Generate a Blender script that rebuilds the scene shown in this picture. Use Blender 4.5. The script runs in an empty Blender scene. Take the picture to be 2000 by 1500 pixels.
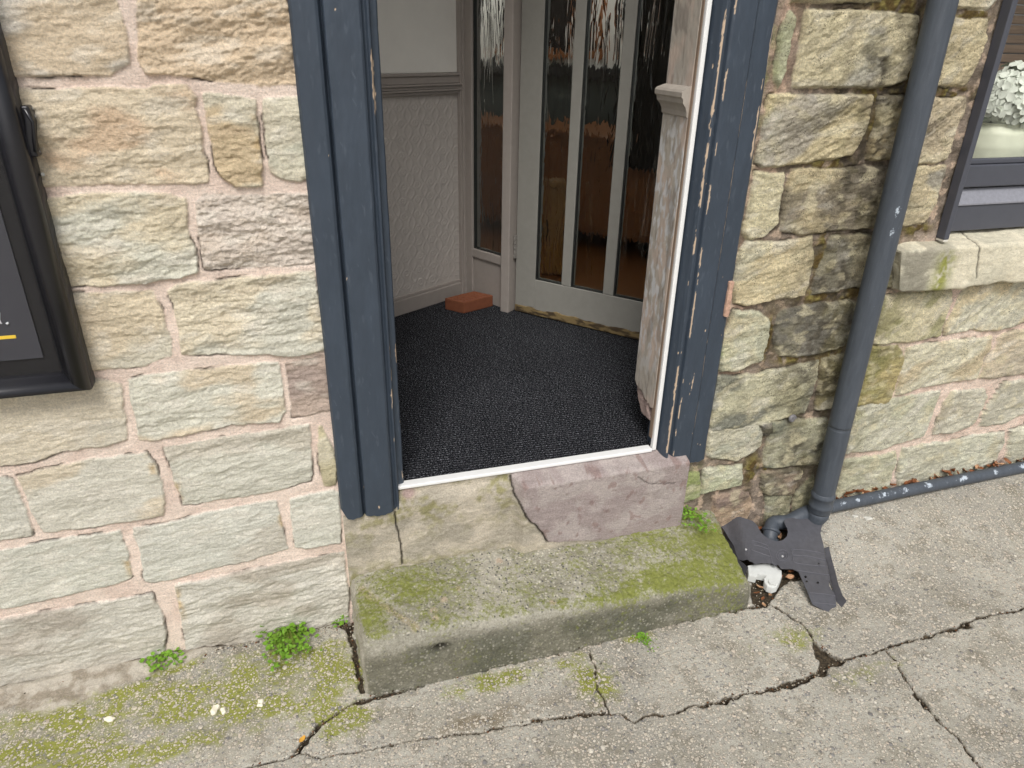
import bpy, math, random
import numpy as np
from mathutils import Matrix, Vector
random.seed(7)
sc = bpy.context.scene
COL = sc.collection

# ------------------------------------------------------------------ camera geometry
CAM = np.array([0.0, -1.5873, 1.5])
RM = np.array([[0.9565996504630143, -0.2907362144914038, 0.01973733308345236],
               [-0.11009934868972494, -0.4233054861422894, -0.8992722606752298],
               [0.2698059342418863, 0.8580704627156494, -0.43694374793881013]])
def ray(u, v): return (np.array([u - 1000., v - 750., 1387.]) @ RM) / 1387
def onY(u, v, Y=0.0):
    d = ray(u, v); return CAM + (Y - CAM[1]) / d[1] * d
def onZ(u, v, Z=0.0):
    d = ray(u, v); return CAM + (Z - CAM[2]) / d[2] * d
def onX(u, v, X):
    d = ray(u, v); return CAM + (X - CAM[0]) / d[0] * d
def gz(x, y=-.035):
    x = np.clip(x, -4, 5)
    t = np.clip((x - 1.2) / .45, 0, 1); w = np.clip((np.minimum(y, 0) + .42) / .42, 0, 1)
    return .048 * t * t * (3 - 2 * t) * w * w * (3 - 2 * w) + 0.033 * np.logaddexp(0, (x - .25) * 12) / 12 + 0.014 * np.logaddexp(0, (-x - .1) * 12) / 12
def onG(u, v, h=0.0):
    z = 0.0
    for _ in range(12):
        p = onZ(u, v, z + h); z = float(gz(p[0], p[1]))
    return p
def lin(r, g, b, k=1.0):
    c = np.array([r, g, b]) / 255.
    return np.where(c <= .04045, c / 12.92, ((c + .055) / 1.055) ** 2.4) * k

# ------------------------------------------------------------------ noise
_rs = np.random.RandomState(11)
PERM = np.concatenate([_rs.permutation(256)] * 3)
GR = _rs.normal(size=(256, 3)); GR /= np.linalg.norm(GR, axis=1)[:, None]
def pn(x, y=0., z=0., s=0):
    x, y, z = np.broadcast_arrays(np.asarray(x, float), y, z)
    x = x + s * 17.31; y = y + s * 5.77
    xi, yi, zi = np.floor(x).astype(int), np.floor(y).astype(int), np.floor(z).astype(int)
    xf, yf, zf = x - xi, y - yi, z - zi
    f = lambda t: t * t * t * (t * (t * 6 - 15) + 10)
    u, v, w = f(xf), f(yf), f(zf)
    xi &= 255; yi &= 255; zi &= 255
    def g(a, b, c):
        h = PERM[PERM[PERM[(xi + a) & 255] + ((yi + b) & 255)] + ((zi + c) & 255)]
        G = GR[h]; return G[..., 0] * (xf - a) + G[..., 1] * (yf - b) + G[..., 2] * (zf - c)
    l = lambda a, b, t: a + t * (b - a)
    return 1.6 * l(l(l(g(0,0,0), g(1,0,0), u), l(g(0,1,0), g(1,1,0), u), v),
                   l(l(g(0,0,1), g(1,0,1), u), l(g(0,1,1), g(1,1,1), u), v), w)
def fbm(x, y=0., z=0., o=4, s=0, gain=.5):
    a, r = 1., 0.; x = np.asarray(x, float); y = np.asarray(y, float); z = np.asarray(z, float)
    for i in range(o):
        r = r + a * pn(x, y, z, s + i); x = x * 2.03; y = y * 2.03; z = z * 2.03; a *= gain
    return r
def ss(a, b, t):
    t = np.clip((t - a) / (b - a), 0, 1); return t * t * (3 - 2 * t)
def lerp(a, b, t): return a + (b - a) * t
def cmix(A, B, w): return A + (np.asarray(B) - A) * np.asarray(w)[..., None]
def poly_sd(px, py, poly):
    n = len(poly); d2 = np.full(px.shape, 1e9); inside = np.zeros(px.shape, bool)
    for i in range(n):
        ax, ay = poly[i]; bx, by = poly[(i + 1) % n]
        ex, ey = bx - ax, by - ay; L = ex * ex + ey * ey + 1e-12
        t = np.clip(((px - ax) * ex + (py - ay) * ey) / L, 0, 1)
        d2 = np.minimum(d2, (px - ax - t * ex) ** 2 + (py - ay - t * ey) ** 2)
        c = (ay > py) != (by > py)
        with np.errstate(divide='ignore', invalid='ignore'):
            xc = ax + (py - ay) * ex / (ey if abs(ey) > 1e-12 else 1e-12)
        inside ^= c & (px < xc)
    d = np.sqrt(d2); return np.where(inside, d, -d)
def line_d(px, py, pts):
    d2 = np.full(px.shape, 1e9); T = np.zeros(px.shape); n = len(pts) - 1
    for i in range(n):
        ax, ay = pts[i]; bx, by = pts[i + 1]
        ex, ey = bx - ax, by - ay; L = ex * ex + ey * ey + 1e-12
        t = np.clip(((px - ax) * ex + (py - ay) * ey) / L, 0, 1)
        q = (px - ax - t * ex) ** 2 + (py - ay - t * ey) ** 2
        m = q < d2; d2 = np.where(m, q, d2); T = np.where(m, (i + t) / n, T)
    return np.sqrt(d2), T

# ------------------------------------------------------------------ object helpers
def link(o): COL.objects.link(o); return o
def thing(name, label, cat, loc=(0, 0, 0), group=None):
    o = bpy.data.objects.new(name, None); link(o); o.location = loc; o.empty_display_size = .05
    o['label'] = label; o['category'] = cat
    if group: o['group'] = group
    bpy.context.view_layer.update()
    return o
def tag(o, label=None, cat=None, group=None, kind=None):
    if label: o['label'] = label
    if cat: o['category'] = cat
    if group: o['group'] = group
    if kind: o['kind'] = kind
    return o
def origin_of(parent):
    p = np.zeros(3)
    while parent is not None:
        p += np.array(parent.location); parent = parent.parent
    return p
def mk(name, V, F, mat, parent=None, attrs=None, smooth=True, loc=None):
    """V world coords. The object gets its origin at loc (world) or at its parent's origin."""
    V = np.asarray(V, float)
    org = origin_of(parent)
    if loc is None: loc = org
    loc = np.asarray(loc, float)
    V = V - loc
    me = bpy.data.meshes.new(name)
    if isinstance(F, np.ndarray):
        k = F.shape[1]; nf = len(F)
        me.vertices.add(len(V)); me.vertices.foreach_set('co', V.astype(np.float32).ravel())
        me.loops.add(nf * k); me.loops.foreach_set('vertex_index', F.astype(np.int32).ravel())
        me.polygons.add(nf); me.polygons.foreach_set('loop_start', np.arange(0, nf * k, k, dtype=np.int32))
        me.update(calc_edges=True)
    else:
        me.from_pydata(V.tolist(), [], [list(map(int, f)) for f in F]); me.update()
    me.validate()
    if attrs:
        for k, A in attrs.items():
            a = me.color_attributes.new(k, 'FLOAT_COLOR', 'POINT')
            A = np.asarray(A, float)
            if A.shape[1] == 3: A = np.concatenate([A, np.ones((len(A), 1))], 1)
            a.data.foreach_set('color', A.astype(np.float32).ravel())
    if smooth: me.polygons.foreach_set('use_smooth', np.ones(len(me.polygons), bool))
    if mat: me.materials.append(mat)
    o = bpy.data.objects.new(name, me); link(o)
    if parent: o.parent = parent
    o.location = loc - org
    return o
def gridF(ny, nx, keep=None):
    i = np.arange(ny * nx).reshape(ny, nx)
    F = np.stack([i[:-1, :-1], i[:-1, 1:], i[1:, 1:], i[1:, :-1]], -1)
    if keep is not None: F = F[keep]
    return F.reshape(-1, 4)
class MB:
    def __init__(s): s.V = []; s.F = []
    def add(s, V, F):
        n = len(s.V); s.V += [tuple(map(float, v)) for v in V]; s.F += [[i + n for i in f] for f in F]; return s
    def box(s, a, b, bev=0.0):
        (x0, y0, z0), (x1, y1, z1) = a, b
        if bev <= 0:
            V = [(x0,y0,z0),(x1,y0,z0),(x1,y1,z0),(x0,y1,z0),(x0,y0,z1),(x1,y0,z1),(x1,y1,z1),(x0,y1,z1)]
            return s.add(V, [(0,3,2,1),(4,5,6,7),(0,1,5,4),(1,2,6,5),(2,3,7,6),(3,0,4,7)])
        V, F = rockbox(((x1-x0), (y1-y0), (z1-z0)), (2, 2, 2), bev, 2)
        V = V + np.array([(x0+x1)/2, (y0+y1)/2, (z0+z1)/2]); return s.add(V, F.tolist())
    def obox(s, org, ex, ey, ez, a, b, bev=0.0):
        t = MB().box(a, b, bev); o = np.array(org, float)
        V = [o + np.array(ex) * p[0] + np.array(ey) * p[1] + np.array(ez) * p[2] for p in t.V]
        if np.linalg.det(np.array([ex, ey, ez])) < 0: t.F = [list(reversed(f)) for f in t.F]
        return s.add(V, t.F)
    def tube(s, pts, rad, n=20, cap=True):
        pts = [np.array(p, float) for p in pts]; m = len(pts)
        rad = [rad] * m if np.isscalar(rad) else rad
        T = [(pts[min(i+1, m-1)] - pts[max(i-1, 0)]) for i in range(m)]
        T = [t / (np.linalg.norm(t) + 1e-9) for t in T]
        a = np.array([0, 0, 1.]) if abs(T[0][2]) < .9 else np.array([1., 0, 0])
        u = np.cross(T[0], a); u /= np.linalg.norm(u)
        V = []
        for i in range(m):
            u = u - T[i] * (u @ T[i]); u /= np.linalg.norm(u); w = np.cross(T[i], u)
            for k in range(n):
                t = 2 * math.pi * k / n; V.append(pts[i] + rad[i] * (math.cos(t) * u + math.sin(t) * w))
        F = [(i*n+k, i*n+(k+1) % n, (i+1)*n+(k+1) % n, (i+1)*n+k) for i in range(m-1) for k in range(n)]
        if cap: F += [tuple(range(n-1, -1, -1)), tuple((m-1)*n + k for k in range(n))]
        return s.add(V, F)
    def lathe(s, c, prof, n=40, wob=None):
        V = []; m = len(prof)
        for i, (r, z) in enumerate(prof):
            for k in range(n):
                t = 2 * math.pi * k / n; rr = r * (1 + (wob(t, z) if wob else 0))
                V.append((c[0] + rr * math.cos(t), c[1] + rr * math.sin(t), c[2] + z))
        F = [(i*n+k, i*n+(k+1) % n, (i+1)*n+(k+1) % n, (i+1)*n+k) for i in range(m-1) for k in range(n)]
        return s.add(V, F)
    def build(s, name, mat, parent=None, smooth=False, **k):
        o = mk(name, s.V, s.F, mat, parent, smooth=smooth, **k); return o
def rockbox(dim, seg, r, rs=3):
    """rounded box surface grid; returns V (centred), F, welded"""
    L = np.array(dim, float); h = L / 2; r = min(r, *(h * .98))
    def axis(l, n):
        a = np.linspace(-l/2 + r, l/2 - r, n + 1)
        if rs > 0:
            e = np.tan(np.linspace(0, math.pi/4, rs + 1)[1:]) * r
            a = np.concatenate([(-l/2 + r - e)[::-1], a, l/2 - r + e])
        return a
    A = [axis(L[i], seg[i]) for i in range(3)]
    P = []; F = []; off = 0
    for ax in range(3):
        b, c = (ax + 1) % 3, (ax + 2) % 3
        for sg in (-1, 1):
            B, Cc = np.meshgrid(A[b], A[c], indexing='ij')
            Q = np.zeros(B.shape + (3,)); Q[..., ax] = sg * h[ax]; Q[..., b] = B; Q[..., c] = Cc
            f = gridF(*B.shape)
            if sg < 0: f = f[:, ::-1]
            f = f[:, ::-1]
            F.append(f + off); P.append(Q.reshape(-1, 3)); off += B.size
    P = np.concatenate(P); F = np.concatenate(F)
    key = np.round(P * 1e5).astype(np.int64)
    _, idx, inv = np.unique(key, axis=0, return_index=True, return_inverse=True)
    inv = inv.ravel(); P = P[idx]; F = inv[F]
    inner = np.clip(P, -(h - r), h - r); D = P - inner
    n = np.linalg.norm(D, axis=1)[:, None]
    V = inner + D / np.maximum(n, 1e-9) * r
    return V, F
def trilin(V, dim, c8):
    """c8: corners [x][y][z] as dict order (000,100,010,110,001,101,011,111)"""
    t = V / np.array(dim) + .5; x, y, z = t[:, :1], t[:, 1:2], t[:, 2:]
    c = [np.array(q, float) for q in c8]
    return (c[0]*(1-x)*(1-y)*(1-z) + c[1]*x*(1-y)*(1-z) + c[2]*(1-x)*y*(1-z) + c[3]*x*y*(1-z)
          + c[4]*(1-x)*(1-y)*z + c[5]*x*(1-y)*z + c[6]*(1-x)*y*z + c[7]*x*y*z)
def vnormals(V, F):
    n = np.cross(V[F[:, 1]] - V[F[:, 0]], V[F[:, 2]] - V[F[:, 0]]) 
    N = np.zeros_like(V)
    for k in range(F.shape[1]): np.add.at(N, F[:, k], n)
    return N / (np.linalg.norm(N, axis=1)[:, None] + 1e-12)

# ------------------------------------------------------------------ materials
def M(name):
    m = bpy.data.materials.new(name); m.use_nodes = True; nt = m.node_tree
    b = nt.nodes['Principled BSDF']; return m, nt, b
def N(nt, t, **k):
    n = nt.nodes.new(t)
    for a, v in k.items():
        if a == 'inp':
            for i, w in v.items(): n.inputs[i].default_value = w
        else: setattr(n, a, v)
    return n
def obj_coords(nt, scale=(1, 1, 1), rot=(0, 0, 0)):
    tc = N(nt, 'ShaderNodeTexCoord'); mp = N(nt, 'ShaderNodeMapping')
    mp.inputs['Scale'].default_value = scale; mp.inputs['Rotation'].default_value = rot
    nt.links.new(tc.outputs['Object'], mp.inputs[0]); return mp.outputs[0]
def noise(nt, co, scale, detail=4, rough=.6, dist=0.):
    n = N(nt, 'ShaderNodeTexNoise'); n.inputs['Scale'].default_value = scale
    n.inputs['Detail'].default_value = detail; n.inputs['Roughness'].default_value = rough
    n.inputs['Distortion'].default_value = dist
    nt.links.new(co, n.inputs['Vector']); return n.outputs['Fac']
def mrange(nt, v, a, b, c, d):
    n = N(nt, 'ShaderNodeMapRange'); nt.links.new(v, n.inputs['Value'])
    for i, w in zip(('From Min', 'From Max', 'To Min', 'To Max'), (a, b, c, d)): n.inputs[i].default_value = w
    return n.outputs[0]
def math2(nt, op, a, b):
    n = N(nt, 'ShaderNodeMath', operation=op)
    for i, w in enumerate((a, b)):
        if isinstance(w, (int, float)): n.inputs[i].default_value = w
        else: nt.links.new(w, n.inputs[i])
    return n.outputs[0]
def mixc(nt, f, a, b, mode='MIX'):
    n = N(nt, 'ShaderNodeMix', data_type='RGBA', blend_type=mode, clamp_factor=True)
    for i, w in ((0, f), (6, a), (7, b)):
        if hasattr(w, 'links') or hasattr(w, 'is_linked'): nt.links.new(w, n.inputs[i])
        elif isinstance(w, (int, float)): n.inputs[i].default_value = w if i == 0 else (w, w, w, 1)
        else: n.inputs[i].default_value = (*w[:3], 1)
    return n.outputs[2]
def bump(nt, h, dist, strength=1., prev=None):
    n = N(nt, 'ShaderNodeBump'); n.inputs['Strength'].default_value = strength
    n.inputs['Distance'].default_value = dist; nt.links.new(h, n.inputs['Height'])
    if prev is not None: nt.links.new(prev, n.inputs['Normal'])
    return n.outputs[0]
def attr(nt, name):
    return N(nt, 'ShaderNodeAttribute', attribute_name=name)
def mat_masonry(name, grain=.24, rough=.95, b1=.0012, b2=.0025, stretch=(1, 1, 2.6), spots=0., scale=1., mott=1.):
    m, nt, b = M(name); co = obj_coords(nt); cs = obj_coords(nt, stretch)
    col = attr(nt, 'Col').outputs['Color']
    g1 = mrange(nt, noise(nt, co, 230 * scale, 4, .75), .3, .7, 1 - grain, 1 + grain)
    g2 = mrange(nt, noise(nt, cs, 46 * scale, 7, .72), .3, .7, 1 - .16 * mott, 1 + .14 * mott)
    g3 = mrange(nt, noise(nt, co, 9, 5, .6), .3, .7, .93, 1.07)
    f = math2(nt, 'MULTIPLY', math2(nt, 'MULTIPLY', g1, g2), g3)
    c = mixc(nt, 1., col, f, 'MULTIPLY')
    if spots:
        vo = N(nt, 'ShaderNodeTexVoronoi'); vo.inputs['Scale'].default_value = 190
        nt.links.new(co, vo.inputs['Vector'])
        sp = math2(nt, 'MULTIPLY', mrange(nt, vo.outputs['Distance'], .22, .3, 1, 0), mrange(nt, noise(nt, co, 24, 3, .6), .52, .62, 0, spots))
        c = mixc(nt, sp, c, (.03, .03, .025))
    nt.links.new(c, b.inputs['Base Color']); b.inputs['Roughness'].default_value = rough
    b.inputs['Specular IOR Level'].default_value = .25
    n1 = bump(nt, noise(nt, cs, 75 * scale, 8, .78), b2 * 2, 1.)
    n2 = bump(nt, noise(nt, co, 260 * scale, 4, .75), b1 * 1.8, 1., n1)
    nt.links.new(n2, b.inputs['Normal']); return m
def mat_simple(name, c, rough=.6, spec=.4, metal=0., var=.08, vs=30, b=0., bs=60, stretch=(1, 1, 1)):
    m, nt, bb = M(name); co = obj_coords(nt, stretch)
    n = mrange(nt, noise(nt, co, vs, 6, .65), .3, .7, 1 - var, 1 + var)
    nt.links.new(mixc(nt, 1., tuple(c), n, 'MULTIPLY'), bb.inputs['Base Color'])
    bb.inputs['Roughness'].default_value = rough; bb.inputs['Specular IOR Level'].default_value = spec
    bb.inputs['Metallic'].default_value = metal
    if b: nt.links.new(bump(nt, noise(nt, co, bs, 5, .6), b), bb.inputs['Normal'])
    return m
def mat_attr(name, rough=.5, spec=.5, b=.0006, bs=90, stretch=(1, 1, .25), var=.06, rvar=.12):
    m, nt, bb = M(name); co = obj_coords(nt, stretch); cc = obj_coords(nt)
    n = mrange(nt, noise(nt, co, 60, 6, .65), .3, .7, 1 - var, 1 + var)
    nt.links.new(mixc(nt, 1., attr(nt, 'Col').outputs['Color'], n, 'MULTIPLY'), bb.inputs['Base Color'])
    nt.links.new(mrange(nt, noise(nt, cc, 25, 5, .6), .3, .7, rough - rvar, rough + rvar), bb.inputs['Roughness'])
    bb.inputs['Specular IOR Level'].default_value = spec
    nt.links.new(bump(nt, noise(nt, co, bs, 5, .6), b), bb.inputs['Normal']); return m

MAT_STONE = mat_masonry('sandstone_masonry')
MAT_OLD = mat_masonry('weathered_masonry', grain=.36, mott=1.7, b1=.0016, b2=.0035, spots=.8)
MAT_STEP = None

# ------------------------------------------------------------------ stone walls
BUFF = lin(206, 184, 144); ORANGE = lin(205, 162, 104); GREY = lin(192, 190, 172); PALE = lin(204, 196, 170)
PINKM = lin(222, 196, 176); OLDM = lin(150, 132, 114)
def W(pts): return [tuple(onY(u, v, -.004)[[0, 2]]) for u, v in pts]
LS = [  # polygon (photo pixels on the wall plane), base, second colour, share of second, bed angle, roughness
 ([(-60,-90),(222,-90),(222,0),(242,70),(248,120),(212,142),(32,147),(-60,150)], lin(205,180,138), lin(204,196,180), .5, .1, .8),
 ([(270,-90),(560,-90),(560,0),(569,55),(572,162),(540,164),(395,150),(290,140),(274,118),(270,60)], lin(206,176,130), lin(200,190,165), .55, .15, 1.5),
 ([(-60,182),(45,180),(225,174),(284,180),(301,172),(367,172),(381,190),(378,210),(390,245),(389,298),(401,315),(402,354),(380,358),(280,354),(91,360),(-60,365)], lin(206,186,146), lin(208,172,124), .3, .05, 1.),
 ([(404,184),(495,196),(504,280),(511,362),(458,362),(432,343),(423,315),(413,262),(406,210)], lin(196,186,154), lin(196,168,112), .5, 0, 1.1),
 ([(516,196),(585,191),(592,210),(601,346),(590,350),(545,344),(530,336),(521,262)], lin(198,190,158), lin(186,188,160), .5, .1, .8),
 ([(-60,395),(100,388),(196,380),(308,379),(357,388),(366,455),(378,490),(383,532),(350,540),(280,550),(140,557),(-60,560)], lin(205,188,146), lin(196,194,170), .4, .1, 1.1),
 ([(385,396),(399,383),(525,387),(542,380),(602,381),(614,455),(616,518),(560,518),(507,520),(402,524),(399,510),(391,450)], lin(200,184,166), lin(190,172,156), .5, -.05, 1.7),
 ([(-60,580),(150,576),(297,571),(304,590),(315,618),(329,667),(329,695),(280,712),(185,721),(-60,735)], lin(204,184,142), lin(196,188,160), .4, 0, .9),
 ([(331,571),(350,558),(612,534),(621,590),(633,660),(632,684),(595,691),(357,691),(353,660),(345,618),(341,600)], lin(205,190,152), lin(192,190,168), .45, .05, 1.2),
 ([(-60,770),(0,775),(190,745),(232,752),(241,818),(243,856),(210,868),(122,880),(70,900),(0,908),(-60,912)], lin(202,188,156), lin(194,186,162), .4, .1, .7),
 ([(252,744),(304,733),(420,723),(542,709),(548,748),(555,803),(542,821),(455,828),(297,858),(273,856),(269,818),(259,782)], lin(198,196,174), lin(204,184,144), .35, .05, 1.),
 ([(563,711),(633,698),(637,730),(644,800),(574,816),(569,765)], lin(178,152,132), lin(160,136,122), .4, 0, 1.1),
 ([(38,930),(175,902),(287,888),(304,915),(318,965),(316,1006),(180,1028),(86,1038),(64,1000),(52,960)], lin(194,190,170), lin(202,186,152), .3, .05, .8),
 ([(322,877),(420,860),(560,838),(602,833),(604,870),(607,930),(606,940),(520,960),(362,986),(344,948),(336,915)], lin(190,188,168), lin(182,174,152), .4, .1, 1.1),
 ([(625,835),(644,870),(655,902),(653,944),(637,947),(624,905)], lin(184,172,120), lin(160,150,100), .4, .2, 1.),
 ([(-60,930),(0,934),(22,940),(34,970),(46,995),(60,1044),(0,1055),(-60,1060)], lin(192,190,172), GREY, .3, 0, .8),
 ([(-60,1085),(0,1080),(140,1052),(232,1040),(244,1072),(256,1128),(224,1140),(120,1164),(0,1188),(-60,1197)], lin(190,190,172), GREY, .3, .1, .8),
 ([(262,1034),(320,1028),(400,1004),(536,980),(548,1020),(560,1072),(500,1088),(360,1124),(304,1138),(284,1136),(280,1092)], lin(190,190,174), lin(182,176,158), .3, .1, .8),
 ([(568,976),(648,958),(660,964),(664,1060),(600,1070),(580,1068),(572,1020)], lin(192,192,174), GREY, .3, .05, .9),
 ([(-60,1215),(0,1212),(120,1192),(296,1162),(316,1204),(322,1240),(310,1330),(240,1350),(-60,1420)], lin(188,184,168), lin(170,160,142), .4, .05, 1.2),
 ([(342,1144),(400,1136),(520,1108),(668,1082),(676,1124),(684,1230),(600,1290),(480,1300),(372,1320),(356,1200)], lin(190,186,170), lin(172,162,142), .4, .05, 1.4),
]
RS_ = [
 ([(1540,-90),(1740,-90),(1720,2),(1545,4)], lin(180,170,130), lin(150,130,90), .4, .1, 1.),
 ([(1544,22),(1556,36),(1554,50),(1538,110),(1536,140),(1520,170),(1514,158),(1518,110),(1528,50)], lin(178,178,140), lin(160,160,120), .4, .9, .8),
 ([(1576,20),(1644,20),(1740,24),(1795,32),(1785,100),(1765,160),(1742,166),(1696,170),(1550,170),(1552,140),(1562,100),(1568,60),(1574,38)], lin(204,190,146), lin(178,172,148), .4, .4, 1.3),
 ([(1810,38),(1930,38),(1925,80),(1908,120),(1890,160),(1880,166),(1790,168)], lin(208,190,142), lin(176,160,120), .35, .5, 1.),
 ([(1830,-90),(1960,-90),(1950,0),(1930,18),(1835,15)], lin(205,190,150), lin(188,180,150), .4, 0, .8),
 ([(1504,186),(1703,186),(1696,216),(1688,249),(1672,285),(1660,304),(1565,318),(1490,326),(1476,318),(1487,270)], lin(206,188,138), lin(170,160,138), .4, .35, 1.6),
 ([(1715,188),(1765,186),(1762,250),(1745,312),(1694,312),(1700,270),(1712,234)], lin(178,158,108), lin(120,108,82), .5, .3, 1.5),
 ([(1780,192),(1886,192),(1889,210),(1868,255),(1850,312),(1832,318),(1750,318),(1765,250)], lin(196,178,140), lin(166,150,122), .5, .5, 1.6),
 ([(1740,325),(1850,325),(1848,342),(1832,375),(1820,414),(1805,435),(1760,440),(1700,440)], lin(204,186,142), lin(150,142,122), .35, .05, 1.1),
 ([(1475,337),(1531,339),(1527,380),(1517,433),(1506,449),(1490,465),(1458,468),(1453,449),(1461,407)], lin(208,196,152), lin(196,194,160), .4, .0, .9),
 ([(1549,331),(1645,329),(1720,327),(1735,330),(1712,440),(1703,446),(1610,452),(1570,457),(1525,452),(1530,407),(1541,348)], lin(190,172,126), lin(140,128,104), .6, .05, 1.1),
 ([(1458,471),(1517,476),(1586,460),(1587,487),(1591,492),(1581,556),(1570,577),(1517,585),(1458,596),(1434,593),(1434,540),(1447,487)], lin(206,188,140), lin(192,184,150), .5, .25, 1.1),
 ([(1626,463),(1710,456),(1700,510),(1680,560),(1634,567),(1586,575),(1597,527)], lin(162,150,112), lin(124,118,96), .5, .1, 1.),
 ([(1725,500),(1768,500),(1757,560),(1710,562)], lin(110,104,80), lin(84,82,66), .5, .1, 1.),
 ([(1432,606),(1484,610),(1502,627),(1502,653),(1489,701),(1437,723),(1406,727),(1406,675)], lin(198,186,144), lin(184,182,150), .5, .2, 1.),
 ([(1532,606),(1593,593),(1660,590),(1672,592),(1658,653),(1645,675),(1593,692),(1523,697),(1512,662),(1519,619)], lin(172,164,134), lin(120,116,102), .6, .0, .9),
 ([(1402,736),(1471,731),(1597,705),(1593,740),(1582,783),(1571,805),(1480,831),(1389,840),(1385,827)], lin(184,178,142), lin(130,130,112), .55, .3, 1.),
 ([(1604,702),(1648,690),(1636,780),(1620,798),(1594,800)], lin(140,128,84), lin(110,100,66), .5, .1, 1.),
 ([(1384,842),(1480,828),(1488,840),(1484,868),(1472,882),(1440,898),(1386,896),(1380,888)], lin(190,184,156), lin(180,180,156), .5, .1, .9),
 ([(1485,826),(1504,819),(1506,836),(1500,848),(1488,850)], lin(70,68,68), lin(60,58,60), .4, .1, .6),
 ([(1506,824),(1544,820),(1616,816),(1606,870),(1596,906),(1540,910),(1512,914),(1492,912),(1492,890),(1502,852)], lin(170,166,132), lin(124,126,104), .5, .15, .9),
 ([(1313,922),(1368,922),(1366,970),(1330,985),(1313,985)], lin(176,176,130), lin(150,160,90), .5, .1, .9),
 ([(1376,916),(1420,912),(1448,908),(1450,932),(1446,948),(1420,952),(1390,958),(1368,964)], lin(190,186,146), lin(176,178,140), .4, .1, .9),
 ([(1392,972),(1436,958),(1464,962),(1468,976),(1460,1020),(1440,1050),(1406,1050),(1393,1030)], lin(186,156,122), lin(140,118,104), .4, .1, .9),
 ([(1488,922),(1560,914),(1568,920),(1550,962),(1540,966),(1496,966),(1488,954)], lin(166,142,116), lin(120,112,88), .5, .1, 1.2),
 ([(1496,968),(1546,968),(1540,988),(1530,1040),(1494,1040)], lin(150,148,116), lin(126,124,98), .5, .1, 1.),
 ([(1552,966),(1590,930),(1590,1030),(1545,1030)], lin(150,146,110), lin(120,122,86), .5, .1, 1.),
 ([(1725,578),(1766,572),(1836,566),(1858,566),(1856,590),(1844,620),(1838,654),(1800,664),(1756,670),(1705,672)], lin(204,192,152), lin(166,160,110), .3, 1.1, .9),
 ([(1884,564),(1940,552),(2200,520),(2200,600),(2000,632),(1944,646),(1900,644),(1846,654),(1850,630),(1860,610)], lin(206,188,144), lin(198,192,164), .5, .9, 1.1),
 ([(1705,676),(1752,676),(1765,690),(1768,700),(1756,730),(1742,775),(1735,786),(1672,792)], lin(178,160,96), lin(148,138,86), .4, .2, .9),
 ([(1772,680),(1800,674),(1860,666),(1936,658),(1932,680),(1918,712),(1908,738),(1840,750),(1780,762),(1750,774),(1758,730),(1770,700)], lin(202,194,162), lin(194,176,136), .4, .5, 1.),
 ([(1950,660),(1965,650),(2200,618),(2200,700),(2000,730),(1940,738),(1914,738),(1924,710),(1945,680)], lin(198,180,146), lin(186,172,144), .4, .2, 1.),
 ([(1740,782),(1780,772),(1838,764),(1830,792),(1816,820),(1804,852),(1760,864),(1720,880),(1680,882),(1652,886),(1672,796)], lin(194,190,164), lin(180,178,146), .4, .5, .8),
 ([(1858,766),(1920,760),(1928,776),(1916,800),(1902,828),(1860,846),(1822,848),(1832,816)], lin(190,184,160), lin(170,160,134), .4, .2, .9),
 ([(1960,748),(2000,742),(2200,710),(2200,760),(2000,808),(1960,828),(1914,832),(1920,808),(1940,776)], lin(192,186,162), lin(178,172,148), .4, .2, .9),
 ([(1650,898),(1728,888),(1748,882),(1750,900),(1742,920),(1740,948),(1735,1030),(1615,1050)], lin(188,184,150), lin(176,174,142), .4, .1, .8),
 ([(1762,878),(1820,866),(1878,860),(1900,850),(1962,844),(1960,870),(1950,896),(1920,990),(1752,1020),(1754,920)], lin(192,190,164), lin(184,180,154), .4, .1, .8),
 ([(1972,840),(2060,826),(2260,790),(2260,960),(1958,960),(1970,870)], lin(194,190,164), lin(180,176,150), .4, .1, .8),
]
def rects(x0, x1, z0, z1, rowh, wmin, wmax, base, rnd):
    out = []; z = z0
    while z < z1 - .04:
        h = min(rowh * rnd.uniform(.9, 1.15), z1 - z); x = x0 - rnd.uniform(0, .25)
        while x < x1:
            w = rnd.uniform(wmin, wmax); a, b = max(x, x0) + .012, min(x + w, x1) - .012
            if b - a > .05:
                j = lambda: rnd.uniform(-.005, .005)
                out.append(([(a+j(), z+.012), (b+j(), z+.012+j()), (b+j(), z+h-.008), (a+j(), z+h-.008+j())],
                            base * rnd.uniform(.88, 1.05), base * .8, .4, rnd.uniform(-.1, .3), 1.))
            x += w
        z += h
    return out
def axis_(parts):
    a = [parts[0][0]]
    for x0, x1, st in parts:
        n = max(1, int(round((x1 - x0) / st))); a += list(np.linspace(x0, x1, n + 1)[1:])
    return np.array(a)
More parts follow.
